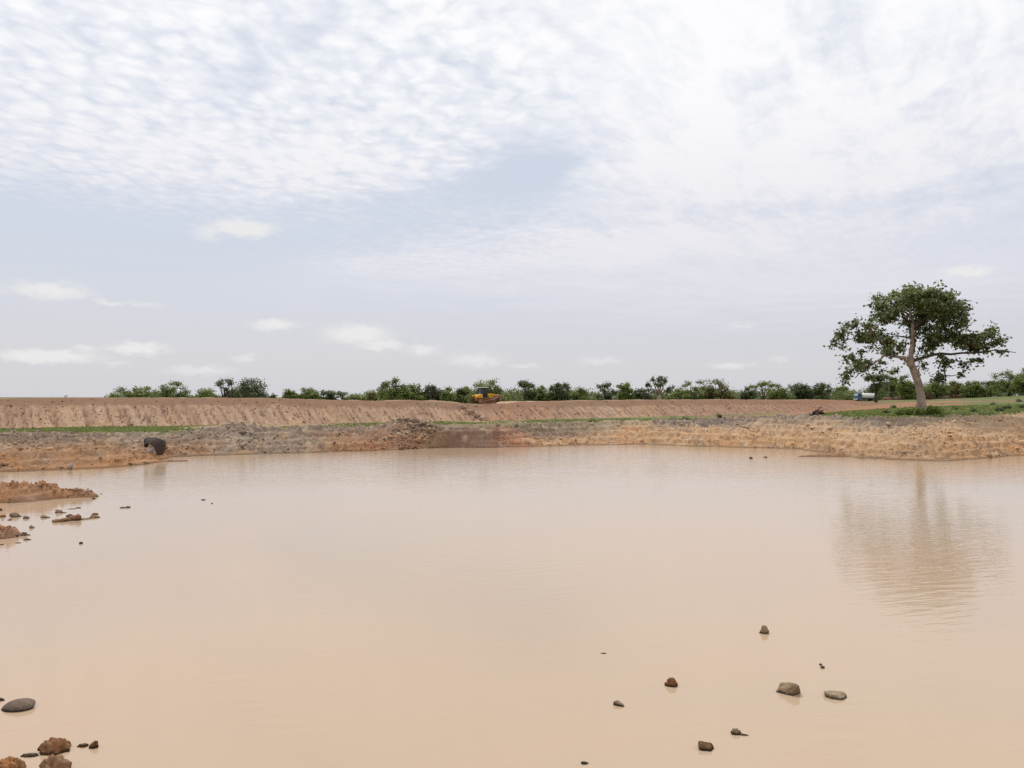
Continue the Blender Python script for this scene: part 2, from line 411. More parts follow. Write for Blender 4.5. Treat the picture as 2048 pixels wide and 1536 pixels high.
def lin_np(c):
    c = np.asarray(c, float) / 255.0
    return np.where(c < 0.04045, c / 12.92, ((c + 0.055) / 1.055) ** 2.4)
SOIL = [(-420, (185,128,78),(170,130,95),(150,125,105),(150,128,108)), (0, (185,128,78),(170,128,92),(150,125,105),(148,126,106)),
 (200, (188,128,75),(175,128,85),(152,126,104),(140,116,97)), (300, (190,130,75),(165,120,85),(165,135,110),(160,138,118)),
 (400, (175,125,85),(165,130,100),(160,135,115),(155,135,115)), (470, (164,138,114),(172,150,130),(168,146,126),(156,134,116)),
 (600, (166,136,110),(170,144,120),(160,136,114),(148,126,108)), (650, (178,125,80),(182,138,98),(165,132,108),(150,130,110)),
 (800, (172,112,72),(178,125,88),(168,130,102),(165,132,108)), (870, (152,112,84),(138,106,84),(118,94,78),(150,128,100)),  # cut bank, here and next: undercut shade put into the darker upper tones
 (970, (158,112,84),(140,106,84),(118,94,80),(150,130,100)), (1020, (190,120,75),(196,125,80),(188,125,85),(155,138,104)),
 (1100, (190,140,98),(212,165,112),(148,122,106),(148,132,104)), (1250, (198,145,98),(208,160,110),(206,155,104),(185,158,122)),
 (1330, (190,145,100),(200,155,110),(204,160,115),(140,120,108)), (1450, (192,140,88),(208,160,108),(198,160,120),(145,126,112)),
 (1600, (188,140,92),(208,165,118),(202,165,126),(160,140,122)), (1800, (182,140,98),(204,160,112),(208,168,124),(166,144,122)),
 (2048, (188,140,90),(204,150,96),(208,165,118),(202,165,122)), (2500, (188,140,90),(204,150,96),(208,165,118),(202,165,122))]
SPX = np.array([s[0] for s in SOIL], float); SCOL = np.array([s[1:] for s in SOIL], float)
GRASS = ([-420, 0, 200, 300, 360, 420, 500, 640, 700, 780, 870, 960, 1040, 1100, 1300, 1450, 1560, 1620, 1680, 1760, 2048, 2500],
         [1.0, 1.0, 1.0, .95, .6, .35, .15, .35, .6, .6, .55, .35, .5, .75, .9, .8, .5, .5, .9, .95, 1.0, 1.0])
def ground_colour(X, Y, z):
    px = np.clip(1024 + F * X / np.maximum(Y, 6.0), -420, 2500)
    Ky, Kz = kn(px)
    w = fbm(X, Y, 0.22, 4, 5)
    Yt = Y + w * 2.2
    tb = np.clip((Yt - Ky[0]) / (Ky[3] - Ky[0]), 0, 1) * 3.0
    pw = px + fbm(X, Y, 0.15, 3, 6) * 45
    col = np.zeros(X.shape + (3,))
    for k in range(4):
        wt = np.clip(1 - np.abs(tb - k), 0, 1)
        for c in range(3): col[..., c] += wt * np.interp(pw, SPX, SCOL[:, k, c])
    # ochre and pale patches of subsoil
    och = sst(fbm(X, Y, 0.30, 4, 8), 0.14, 0.46) * (1 - sst(tb, 1.2, 2.4)) * 0.55 * (1 - np.exp(-((px - 930) / 60) ** 2))
    col = col + (np.array((196, 146, 92)) - col) * och[..., None]
    grey = sst(fbm(X, Y, 0.45, 4, 9), 0.15, 0.5) * 0.40
    col = col + (np.array((162, 134, 108)) - col) * grey[..., None]
    pal = sst(fbm(X, Y, 0.9, 4, 10), 0.22, 0.5) * 0.6
    col = col + (np.array((212, 182, 146)) - col) * pal[..., None]
    col = col * np.interp(px, [-420, 700, 1000, 1100, 2500], [1.06, 1.06, 1.04, 1.10, 1.10])[..., None]
    col = col + (col.mean(-1, keepdims=True) - col) * 0.10
    # wet rim at the waterline
    wet = (1 - sst(z, 0.02, 0.22)); col = col * (1 - 0.28 * wet[..., None])
    # grass beyond the bank
    g = np.interp(px, *GRASS)
    n = fbm(X, Y, 0.16, 4, 12); n2 = fbm(X, Y, 0.6, 3, 13)
    gm = sst(Y + w * 2.0, Ky[4] - 2.0, Ky[4] + 1.0)
    cov = sst(n * 0.55 + n2 * 0.35 + g * 1.5 - 0.75, -0.25, 0.25)
    sand = np.stack([180 + n * 14, 152 + n * 12, 116 + n * 10], -1)
    gr = np.stack([124 + n * 30 + n2 * 12, 132 + n * 14 + n2 * 10, 76 + n * 16], -1)
    plain = sand + (gr - sand) * cov[..., None]
    # bare red earth round the dam end and on the field to the right
    red = np.array((176, 124, 90.))
    def patch(cx, cy, rx, ry, amt):
        X0 = (cx - 1024) / F * cy
        return amt * sst(1.15 - np.hypot((X - X0) / rx, (Y - cy) / ry) + n * 0.5, 0.0, 0.4)
    bare = np.maximum.reduce([patch(1690, 190, 18, 42, 1), patch(1850, 215, 14, 24, .85), patch(1820, 150, 22, 9, .5), patch(2020, 190, 14, 12, .6), patch(1730, 300, 12, 30, .6), patch(1560, 150, 14, 20, .9)])
    plain = plain + (red - plain) * bare[..., None]
    far = sst(Y, 230, 330); plain = plain + (np.array((112, 122, 70.)) - plain) * (far * 0.6)[..., None]
    col = col + (plain - col) * gm[..., None]
    nearm = (1 - sst(Y, 20, 30)); col = col + (np.array((190, 132, 82.)) - col) * nearm[..., None]
    isl = ((Y > 20) & (Y < Ky[0] - 1))
    n6 = fbm(X, Y, 2.2, 3, 16); ic = np.stack([190 + n2 * 24 + n6 * 20, 136 + n2 * 22 + n6 * 20, 90 + n2 * 20 + n6 * 18], -1) * (1 - 0.25 * wet[..., None])
    ic = ic + (np.array((160, 128, 104.)) - ic) * (sst(fbm(X, Y, .7, 3, 15), 0.0, 0.5) * .6)[..., None]
    col = np.where(isl[..., None], ic, col)
    return lin_np(np.clip(col, 10, 245)) * KA
ys = np.concatenate([np.arange(-60, 9, 4.0), np.arange(9, 30, 0.5), np.arange(30, 48, 0.14), np.arange(48, 60, 0.6), np.arange(60, 71, 0.2), np.arange(71, 122, 0.15),
                     np.arange(122, 160, 0.8), np.arange(160, 330, 2.5), np.geomspace(332, 7000, 22)])
axs = np.concatenate([np.linspace(-6, -0.75, 24), np.arange(-70, 2120, 1.75) / F - 1024 / F, np.linspace(0.72, 6, 24)])
AX, YY = np.meshgrid(axs, ys)
XX = AX * np.sqrt(np.maximum(YY, 0) ** 2 + 14.0 ** 2)
ZZ = height(XX, YY)
nr, nc = XX.shape
idx = np.arange(nr * nc).reshape(nr, nc)
quads = np.stack([idx[:-1, :-1], idx[:-1, 1:], idx[1:, 1:], idx[1:, :-1]], -1).reshape(-1, 4)
ground = mesh_np('ground', np.stack([XX, YY, ZZ], -1).reshape(-1, 3), quads, 4, M_GROUND, col=ground_colour(XX, YY, ZZ).reshape(-1, 3), smooth=True)
tag(ground, kind='structure')
# ================================================================== pond water
def water_mat():
    m, nt, b = new_mat('muddy_water')
    p = geo_pos(nt)
    big = noise(nt, p, 0.06, 4, 0.55, 0.6)
    col = mixc(nt, big.step(0.3, 0.7), lin((217, 187, 158), 0.545), lin((210, 187, 160), 0.545))
    nt.links.new(col, b.inputs['Base Color'])
    b.inputs['Roughness'].default_value = 0.08; b.inputs['IOR'].default_value = 1.333; b.inputs['Specular IOR Level'].default_value = 0.5
    sp = nt.nodes.new('ShaderNodeSeparateXYZ'); nt.links.new(p, sp.inputs[0])
    x, y = E(nt, sp.outputs[0]), E(nt, sp.outputs[1])
    wv = (noise(nt, p, 0.35, 3, 0.5) - 0.5) * 1.2
    c, s = math.cos(R(14)), math.sin(R(14))
    rip = noise(nt, vec(nt, (x * c + y * s) * 0.55 + wv, (y * c - x * s) * 2.6 + wv, 0.0), 1.25, 3, 0.5)
    rip2 = noise(nt, vec(nt, x * 0.9, y * 1.4 + wv, 4.0), 0.45, 2, 0.5)
    dx, dy = (x - 20.0) / 12.0, (y - 30.0) / 12.0; gust = ((dx * dx + dy * dy) * -1.0).op('EXPONENT')      # a breath of wind on the right
    calm = noise(nt, p, 0.07, 2, 0.5).step(0.3, 0.68) * 0.25 + 0.12 + gust * 0.5 + y.step(40.0, 70.0) * 0.55
    bump(nt, b, (rip * 0.030 + rip2 * 0.010) * calm, 1.0, 1.0)
    return m
wv_, wf_ = [], []
water = mesh_np('pond_water', [(-130, -2, 0), (140, -2, 0), (140, 112, 0), (-130, 112, 0)], [0, 1, 2, 3], 4, water_mat())
tag(water, kind='structure')
# ================================================================== the earth dam
DN = Vector((-math.sin(R(30.5)), math.cos(R(30.5)), 0)); DT = Vector((DN.y, -DN.x, 0)); D0 = 135.0
def crestY(px): a = (px - 1024) / F; return D0 / (DN.x * a + DN.y)
CR = [(-300, 797), (0, 797), (100, 796.5), (200, 795.3), (400, 796), (540, 797), (640, 799), (700, 801), (780, 802.5), (825, 799.3), (858, 803), (920, 806.3), (945, 808),
      (1012, 807.3), (1040, 803.8), (1100, 802.5), (1300, 800), (1500, 799.6), (1600, 799.6), (1690, 800.3), (1735, 803.5), (1765, 807)]
def s_of(px): Yc = crestY(px); return DT.x * (px - 1024) / F * Yc + DT.y * Yc
CS = np.array([s_of(p) for p, _ in CR]); CZ = np.array([H - (y - Y0) * crestY(p) / F for p, y in CR])
CS = np.concatenate([[-260], CS, [s_of(1765) + 14]]); CZ = np.concatenate([[CZ[0]], CZ, [3.0]])
sv = np.concatenate([np.arange(-260, -70, 2.0), np.arange(-70, 214, 0.22)])
# q: across the dam, 0 at the front crest edge, negative down the front slope
qv = np.concatenate([np.linspace(-11, -0.1, 46), np.linspace(0.0, 1.2, 8), np.linspace(1.7, 7.5, 10), np.linspace(8.5, 17, 6)])
SS, QQ = np.meshgrid(sv, qv)
def dam_z(s, q):
    cz = np.interp(s, CS, CZ)
    edge = fbm(s, s * 0 + 3.0, 0.25, 4, 201) * 0.10 + fbm(s, s * 0 + 1.0, 1.2, 3, 205) * 0.05
    drop = np.where(q > -1.6, -q * 0.72, 1.15 + (-q - 1.6) * 0.60)          # a steeper lip above the trimmed slope
    drop = np.where(q > 0, np.maximum(0, q - 7.5) * 0.6, drop)
    z = cz + edge - drop
    on = sst(-q, 1.0, 2.6)
    fade = np.interp(s, [-260, 60, 120, 200], [1, 1, .75, .5])
    sk = s + 0.10 * q
    rill = (ridge(sk, q * 0.05 + 0.0, 0.42, 3, 210) - 0.62) * 0.85 + (ridge(sk, q * 0.06, 1.15, 3, 214) - .6) * 0.60
    z = z + on * rill * fade * (0.8 + 0.5 * fbm(s, q, 0.06, 2, 215)) + fbm(s, q, 0.5, 3, 220) * 0.08 + on * fbm(s, q, 1.9, 2, 226) * 0.12 - grooves(s, q) * 0.16 * fade
    z = z + np.where(q > 0, fbm(s, q, 0.35, 3, 230) * 0.08, 0)
    hp = np.hypot((s - s_of(905)) / 5.5, (q - 4.5) / 1.8); z = z + 0.40 * np.clip(1 - hp * hp, 0, 1)
    return z
def grooves(s, q):                                          # separate runnels straight down the trimmed face
    out = np.zeros_like(s)
    for k, wd, sd in ((0.95, .15, 1), (1.5, .24, 2), (2.9, .34, 3)):
        u = (s + 0.10 * q + fbm(s, q, 0.5, 2, 260 + sd) * 0.16) / k; c = np.floor(u)
        r1, r2, r3, r4 = (_hash(c, c * 0 + j, 300 + sd) for j in (1, 2, 3, 4))
        d = np.abs(u - c - (0.25 + 0.5 * r1)) * k; a = 1.3 + 2.2 * r3 ** 2; b = a + 1.2 + 5.5 * r4
        ln = np.clip(1 - d / wd, 0, 1) * (r2 > 0.28) * sst(-q, a, a + .5) * (1 - sst(-q, b, b + .8)) * (0.35 + 0.65 * sst(fbm(s, q, 1.3, 2, 270 + sd), -.35, .25))
        out = np.maximum(out, ln)
    return out
def dam_xyz(s, q): return s * DT.x + (D0 + q) * DN.x, s * DT.y + (D0 + q) * DN.y, dam_z(s, q)
DX, DY, DZ = dam_xyz(SS, QQ)
n = fbm(SS, QQ, 0.10, 4, 240); n2 = fbm(SS + 0.1 * QQ, QQ * 0.14, 1.1, 4, 241)
low = sst(-QQ, 1.2, 2.2)
tone = sst(SS, s_of(1150), s_of(1560))
lipc = np.array((170, 132, 102.)); slo = np.array((204, 166, 132.)); redc = np.array((182, 132, 102.))
dc = lipc + (slo - lipc) * low[..., None]
dc = dc + (redc - dc) * (tone * (0.55 + 0.45 * n))[..., None]
mid = np.exp(-((SS - s_of(1030)) / 9.0) ** 2) * 0.6; dc = dc + (np.array((186, 134, 104.)) - dc) * mid[..., None]
pink = sst(n, 0.1, 0.5) * low * 0.5; dc = dc + (np.array((188, 148, 122.)) - dc) * pink[..., None]
dc = dc + (n2 * 16 * low)[..., None]
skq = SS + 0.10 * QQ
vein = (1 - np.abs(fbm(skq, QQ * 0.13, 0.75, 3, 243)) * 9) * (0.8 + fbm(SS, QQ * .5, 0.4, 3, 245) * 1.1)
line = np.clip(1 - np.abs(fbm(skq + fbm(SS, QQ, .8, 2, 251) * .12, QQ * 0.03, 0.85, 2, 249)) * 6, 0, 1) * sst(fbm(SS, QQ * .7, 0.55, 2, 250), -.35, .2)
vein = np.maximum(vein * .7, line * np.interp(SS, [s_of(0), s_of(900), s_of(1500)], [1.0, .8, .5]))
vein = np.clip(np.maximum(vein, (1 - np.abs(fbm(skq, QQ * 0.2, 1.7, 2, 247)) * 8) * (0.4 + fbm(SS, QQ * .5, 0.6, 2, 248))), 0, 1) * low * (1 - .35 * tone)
gv = grooves(SS, QQ) * np.interp(SS, [s_of(0), s_of(1000), s_of(1600)], [.85, .75, .5]); dc = dc + (np.array((122, 88, 68.)) - dc) * np.maximum(gv, vein * .25)[..., None]  # darker moist runnels, with the shade of the grooves also painted into the colour
tl = (sst(SS, s_of(925), s_of(950)) * (1 - sst(SS, s_of(1060), s_of(1120))))[..., None]; top = (QQ > 0.2); dc = np.where(top[..., None], np.array((172, 134, 104.)) + np.array((30, 28, 24.)) * tl + (n * 10)[..., None], dc)
idx = np.arange(SS.size).reshape(SS.shape)
quads = np.stack([idx[:-1, :-1], idx[:-1, 1:], idx[1:, 1:], idx[1:, :-1]], -1).reshape(-1, 4)
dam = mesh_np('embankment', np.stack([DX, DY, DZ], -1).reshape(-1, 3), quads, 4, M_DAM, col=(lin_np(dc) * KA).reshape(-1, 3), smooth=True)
tag(dam, kind='structure')
# ================================================================== trees
M_BARK = simple_mat('pale_bark', (205, 182, 166), 0.6, 0.9, 0.35, 3.0, dirt=(96, 82, 72), dirt_amt=0.4)
M_BARK_DARK = simple_mat('dark_bark', (98, 86, 74), 0.6, 0.9, 0.3, 3.0)
def px3(px, py, Y): return Vector(((px - 1024) / F * Y, Y, H - (py - Y0) * Y / F))
def leaves(rng, blobs, n, size, tones, droop=0.35, shell=0.45, per=9, loose=.85):
    """leaf faces spread through ellipsoid clumps; blobs: (cx,cy,cz,rx,ry,rz,tone shift). Each leaf is a bent kite."""
    B = np.array(blobs, float); wgt = (B[:, 3] * B[:, 5]) ** 0.85; wgt /= wgt.sum()
    k = rng.choice(len(B), n, p=wgt); b = B[k]
    d = rng.normal(size=(n, 3)); d /= np.linalg.norm(d, axis=1)[:, None]
    r = rng.random(n) ** shell
    c = b[:, :3] + d * r[:, None] * b[:, 3:6]
    # gather the leaves into sprigs so the crown has gaps
    ns = max(8, n // per); si = rng.integers(0, n, ns); near = rng.integers(0, ns, n)
    same = k[si[near]] == k
    j = np.where(same, si[near], np.arange(n))
    c = np.where((rng.random(n) < 0.72)[:, None], c[j] + rng.normal(size=(n, 3)) * size * loose, c)
    nrm = d * 0.5 + rng.normal(size=(n, 3)) * 0.6 + np.array((0, 0, 0.65)); nrm /= np.linalg.norm(nrm, axis=1)[:, None]
    a = rng.normal(size=(n, 3)) + d * 0.8; a[:, 2] -= droop
    a -= nrm * (a * nrm).sum(1)[:, None]; a /= np.linalg.norm(a, axis=1)[:, None] + 1e-9
    s = np.cross(nrm, a); L = size * rng.uniform(0.65, 1.35, n)[:, None]; Wd = L * rng.uniform(0.28, 0.48, n)[:, None]
    mid = c + a * L * 0.45 + nrm * L * 0.08
    V = np.stack([c, mid + s * Wd, c + a * L - nrm * L * 0.12, mid - s * Wd], 1).reshape(-1, 3)
    f = np.arange(4 * n)
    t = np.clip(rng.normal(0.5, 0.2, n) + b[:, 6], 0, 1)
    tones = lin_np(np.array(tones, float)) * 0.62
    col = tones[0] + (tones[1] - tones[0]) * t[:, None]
    if len(tones) > 2:
        od = rng.random(n) < 0.06; col[od] = tones[2]
    return V, f, np.repeat(col, 4, 0)
GREENS = {'mid': ((90, 108, 56), (168, 184, 104), (170, 170, 106)), 'dark': ((74, 90, 58), (140, 154, 100), (146, 146, 110)),
          'bright': ((92, 114, 52), (170, 190, 98), (180, 188, 116)), 'olive': ((94, 98, 52), (172, 170, 102), (178, 150, 100)),
          'grey': ((76, 86, 62), (138, 146, 106), (152, 134, 122))}
def ztop(X, Y): return float(height(np.array([X]), np.array([Y]))[0])
# ------------------------------------------------ the lone big tree on the right bank
def big_tree():
    Yt = 100.0; rng = np.random.default_rng(7); sc = Yt / F
    def Q(cx, cy, dy=0.0): return px3(1600 + cx / 4.571, 540 + cy / 4.571, Yt) + Vector((0, dy, 0))
    base = Q(1110, 1290); base.z = ztop(base.x, base.y) - 0.1
    root = empty('savanna_tree', base)
    tag(root, 'lone big tree with leaning pale trunk and broad ragged crown on the right bank', 'tree')
    q = lambda *k: Q(*k) - base
    wr = lambda w: w / 4.571 * sc / 2
    t = MB()
    b0 = q(1110, 1290)
    t.tube([(b0.x + .02, 0, -0.5), (b0.x, 0, 0.05), q(1109, 1240), q(1106, 1150), q(1085, 1040), q(1050, 940), q(1028, 880)],
           [wr(112), wr(94), wr(80), wr(70), wr(64), wr(66), wr(62)], 14)
    t.build('trunk', M_BARK, root, smooth=True)
    LIMBS = [
     ([(1030, 900, 0), (1028, 830, .1), (1025, 760, .2), (1038, 690, .2), (1035, 610, 0), (1025, 540, -.2), (1018, 470, -.2), (1012, 400, 0), (1020, 300, .3), (1040, 210, .4)], 56, 10),
     ([(1030, 890, 0), (985, 875, -.6), (955, 845, -1.0), (900, 806, -1.6), (800, 795, -2), (730, 775, -2.2), (660, 822, -2.4), (590, 865, -2.6), (500, 930, -2.6), (430, 990, -2.4)], 44, 8),
     ([(730, 775, -2.2), (690, 700, -2.4), (630, 640, -2.5), (560, 560, -2.6), (480, 520, -2.2)], 20, 4),
     ([(640, 650, -2.5), (520, 650, -3), (400, 640, -3.2), (270, 690, -3.2)], 18, 4),
     ([(1028, 770, .2), (1075, 735, .8), (1100, 690, 1.2), (1102, 590, 1.4), (1130, 500, 1.6), (1180, 420, 1.6)], 26, 8),
     ([(1032, 830, .1), (1120, 795, -1), (1220, 770, -1.8), (1380, 768, -2.6), (1500, 765, -3), (1640, 745, -3.2), (1820, 768, -3.4)], 34, 6),
     ([(1220, 770, -1.8), (1235, 850, -2.0), (1232, 930, -2.2), (1240, 972, -2.2), (1300, 972, -2.2), (1360, 958, -2.2)], 22, 5),
     ([(1020, 480, -.2), (930, 455, -1.2), (880, 400, -1.8), (770, 335, -2.4), (690, 290, -2.6)], 24, 5),
     ([(1030, 540, -.2), (1090, 470, -.8), (1190, 385, -1.6), (1340, 310, -2.2), (1470, 305, -2.6)], 26, 5),
     ([(1035, 600, 0), (1060, 560, 1.5), (1200, 560, 3), (1330, 560, 4), (1470, 600, 4.5)], 22, 4),
     ([(1030, 620, 0), (980, 600, 1.5), (900, 560, 3), (820, 640, 3.6)], 18, 4),
     ([(1018, 450, -.2), (1060, 370, 1.5), (1200, 280, 3), (1330, 250, 3.6), (1400, 220, 3.6)], 20, 4),
     ([(1015, 420, 0), (960, 330, 1.6), (900, 250, 2.6), (880, 190, 3)], 18, 4)]
    for k, (pts, w0, w1) in enumerate(LIMBS):
        P3 = [q(*p) for p in pts]; out = []
        for i in range(len(P3) - 1):
            out.append(P3[i]); out.append((P3[i] + P3[i + 1]) / 2 + Vector(rng.normal(size=3) * 0.08))
        out.append(P3[-1]); m = len(out)
        MB().tube(out, [wr(w0 + (w1 - w0) * (i / (m - 1)) ** 0.8) for i in range(m)], 9).build('limb', M_BARK if k < 2 else M_BARK_DARK, root, smooth=True)
    BL = [(1040,200,150,70),(900,250,100,70),(770,320,100,60),(705,405,45,40),(820,450,90,70),(1000,300,130,90),(1150,250,130,90),(1330,300,110,70),(1385,225,60,35),(1450,320,60,40),
      (1300,400,150,80),(1430,420,75,45),(1180,420,110,80),(940,370,90,70),(1340,500,100,55),(1210,530,110,70),(1130,160,90,45),(1000,150,60,35),(1190,150,30,40),
      (910,570,80,55),(850,650,85,55),(940,655,60,60),(790,715,75,45),(890,735,80,45),(1180,640,80,80),(1280,620,95,70),(1390,650,110,60),(1210,740,90,55),(1120,790,60,35),
      (1500,660,120,55),(1600,620,75,50),(1660,565,45,45),(1700,680,65,45),(1620,720,110,35),(1760,755,50,16),(1540,800,50,35),(1390,855,75,32),(1300,880,60,50),(1285,950,40,35),
      (1390,985,70,22),(1465,955,38,18),(1240,820,60,40),(1600,820,18,18),(1500,865,50,20),
      (555,530,75,38),(440,555,70,42),(330,615,70,45),(280,690,48,38),(380,690,65,42),(520,640,95,65),(596,640,36,58),(640,720,34,40),(560,740,90,58),(480,800,80,42),(560,840,70,42),
      (430,890,70,40),(375,960,45,34),(430,1000,24,26),(550,1000,22,22),(620,920,42,40),(680,845,22,34),(510,905,65,32),(350,770,20,18),(950,900,16,22),(870,830,26,22),(730,770,50,30),(470,500,35,22)]
    bl = []
    for cx, cy, rx, ry in BL:
        off = math.hypot(cx - 1040, (cy - 520) * 1.2) / 700
        dep = 4.6 * math.sqrt(max(0.05, 1 - min(1, off) ** 2))
        reps = 2 if rx > 90 else 1
        for r in range(reps):
            dy = rng.uniform(-dep, dep) if reps == 1 else (-1) ** r * rng.uniform(0.25, 1) * dep
            if cx < 720 and cy > 480: dy = -2.6 + rng.uniform(-1.8, 1.8)
            if cx > 1450 and cy > 500: dy = -3 + rng.uniform(-1.5, 1.5)
            if cy < 320: cy += (320 - cy) * 0.16
            if 950 < cx < 1110 and 450 < cy < 830: dy = abs(dy) + 1.2
            v = q(1040 + (cx - 1040) * 1.03 - (26 if cx < 720 else 6) - (20 if cx > 1150 else 0) - (45 if cx > 1250 and cy > 620 else 0) - (25 if cx > 1250 and cy > 800 else 0) + (25 if cx < 900 and cy < 480 else 0), cy, dy); k = sc / 4.571
            # break each clump up into boughs of its own
            m = 3 + int(rx / 20)
            for _ in range(m):
                o = np.clip(rng.normal(size=3) * 0.42, -.75, .75)
                f = rng.uniform(0.20, 0.36)
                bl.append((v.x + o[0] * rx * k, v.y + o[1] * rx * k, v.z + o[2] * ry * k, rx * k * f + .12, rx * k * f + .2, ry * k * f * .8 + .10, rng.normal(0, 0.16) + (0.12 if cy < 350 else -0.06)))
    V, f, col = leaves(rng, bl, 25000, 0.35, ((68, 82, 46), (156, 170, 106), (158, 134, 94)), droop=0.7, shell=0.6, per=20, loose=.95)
    c0 = V.reshape(-1, 4, 3).mean(1); ux = (c0[:, 0] + base.x) / Yt * F + 1024; cx = (ux - 1600) * 4.571
    cy = (Y0 - (c0[:, 2] + base.z - H) * F / Yt - 540) * 4.571
    gap = np.zeros(len(cx))                                    # openings between the boughs
    for gx, gy, rx, ry in ((735,575,85,62),(668,590,30,110),(865,855,90,38),(1480,545,62,50),(1395,805,70,26),(1150,905,70,70),(960,480,32,40),(1078,505,22,28),(955,575,18,26),(800,520,70,28),(1245,690,26,20),
                           (1350,590,26,18),(1190,480,20,16),(1390,470,16,14),(560,690,24,16),(430,750,30,26),(640,900,26,20),(480,850,22,14),(1130,360,16,14),(900,330,16,16),(1240,350,14,12),(1560,740,30,14)):
        gap = np.maximum(gap, 1.25 - np.hypot((cx - gx) / rx, (cy - gy) / ry))
    hole = fbm(c0[:, 0] + c0[:, 1] * .25, c0[:, 2], 0.95, 2, 701)
    ok = (rng.random(len(cx)) > sst(gap, .05, .35)) & (hole > -0.30)
    V = V.reshape(-1, 4, 3)[ok].reshape(-1, 3); col = col.reshape(-1, 4, 3)[ok].reshape(-1, 3); f = np.arange(len(V))
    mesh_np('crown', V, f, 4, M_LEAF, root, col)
big_tree()
# ------------------------------------------------ the trees beyond the dam
TREES = [  # px centre, top row, width px, depth, kind, tone, label
 (275, 774, 145, 262, 'dome', 'mid', 'low wide dome shaped tree, first from the left above the dam crest'),
 (348, 765, 58, 250, 'lobes', 'mid', 'two lobed green tree beside the low wide dome tree behind the dam'),
 (412, 778, 70, 255, 'dome', 'bright', 'low bright green tree left of the dark spreading tree above the dam'),
 (448, 758, 46, 248, 'open', 'grey', 'thin greyish open tree at the left edge of the dark spreading tree'),
 (494, 756, 82, 250, 'dome', 'dark', 'dark spreading tree standing tallest on the left half of the dam crest'),
 (545, 790, 12, 258, 'dome', 'dark', 'tiny dark bush tip above the dam in the gap right of the dark spreading tree'),
 (577, 780, 32, 262, 'dome', 'mid', 'small green tree on the right side of the gap above the dam'),
 (616, 776, 50, 262, 'dome', 'mid', 'rounded mid green tree left of the flat dark treetop above the dam'),
 (668, 781, 54, 266, 'flat', 'dark', 'flat topped dark tree with its crown just over the dam crest'),
 (708, 789, 46, 262, 'dome', 'mid', 'low bushy tree barely rising over the dam beside the flat dark treetop'),
 (745, 785, 36, 262, 'dome', 'olive', 'low brownish bush at the foot of the tallest lobed tree'),
 (788, 756, 62, 246, 'lobes', 'mid', 'tall lobed tree with sky gaps left of the sand hump on the dam'),
 (828, 768, 50, 250, 'dome', 'mid', 'sloping shouldered tree joined to the right of the tall lobed tree'),
 (864, 770, 46, 252, 'dome', 'grey', 'greyish green rounded tree above the sand hump on the dam'),
 (894, 776, 34, 250, 'dome', 'bright', 'lighter green tree with a drooping top left of the bulldozer'),
 (926, 774, 40, 252, 'lobes', 'mid', 'bushy tree with a small dark tuft just behind the bulldozer ripper'),
 (978, 759, 84, 246, 'dome', 'mid', 'wide domed tree directly behind the bulldozer cab'),
 (1052, 759, 44, 244, 'flat', 'dark', 'two tiered flat topped tree just right of the bulldozer blade'),
 (1080, 772, 34, 250, 'dome', 'mid', 'rounded tree between the two tiered tree and the dark leafy pair'),
 (1114, 766, 36, 250, 'lobes', 'dark', 'left one of the dark leafy pair of trees right of the bulldozer'),
 (1138, 767, 42, 254, 'open', 'dark', 'right one of the dark leafy pair of trees, with loose twigs'),
 (1158, 777, 36, 248, 'dome', 'mid', 'low tree tapering down right of the dark leafy pair'),
 (1214, 763, 44, 248, 'open', 'grey', 'dark grey leaved open tree left of the bright green upright tree'),
 (1251, 765, 30, 244, 'lobes', 'bright', 'bright green upright tree with a rounded narrow crown'),
 (1284, 779, 40, 252, 'dome', 'grey', 'low grey green tree left of the bare limbed umbrella tree'),
 (1318, 752, 50, 240, 'baobab', 'dark', 'bare limbed umbrella tree with sparse tufts standing above its neighbours'),
 (1355, 779, 40, 250, 'dome', 'mid', 'low rounded tree right of the bare limbed umbrella tree'),
 (1386, 761, 52, 246, 'open', 'mid', 'open crowned green tree left of the yellowish domed tree'),
 (1436, 760, 64, 248, 'dome', 'olive', 'yellowish domed tree in the middle of the right half treeline'),
 (1492, 775, 32, 256, 'dome', 'dark', 'small dark pointed tree left of the flat thorn tree'),
 (1527, 764, 44, 244, 'acacia', 'mid', 'flat topped thorn tree with thin slanting limbs'),
 (1560, 769, 48, 250, 'dome', 'mid', 'broad tree touching the right side of the flat thorn tree'),
 (1606, 766, 52, 252, 'dome', 'dark', 'broad dark tree in the dense run left of the lone big tree'),
 (1643, 766, 42, 250, 'open', 'dark', 'dark tree with two loose tufts on top, left of the tanker truck'),
 (1686, 773, 52, 345, 'dome', 'mid', 'low rounded tree behind the cab of the tanker truck'),
 (1752, 746, 46, 236, 'trunked', 'dark', 'dark tree with a bare stem standing in front of the tanker truck'),
 (1782, 742, 34, 318, 'lobes', 'mid', 'upright green tree just right of the dark stemmed tree by the tanker'),
 (1815, 750, 40, 300, 'dome', 'bright', 'light green tree between the tanker truck and the leaning trunk'),
 (1872, 764, 48, 300, 'dome', 'mid', 'rounded tree just right of the leaning trunk of the big tree'),
 (1905, 764, 38, 304, 'dome', 'olive', 'yellow green tree behind the brush heap on the right'),
 (1945, 763, 46, 300, 'dome', 'mid', 'bushy tree with dark hollows in the right hand treeline'),
 (1982, 762, 44, 306, 'flat', 'dark', 'dark flat crowned tree left of the tall trees at the right edge'),
 (2018, 742, 56, 292, 'lobes', 'mid', 'tall layered tree next to the right edge of the picture'),
 (2056, 736, 66, 286, 'dome', 'mid', 'tallest tree of the right hand wood, cut by the picture edge'),
]
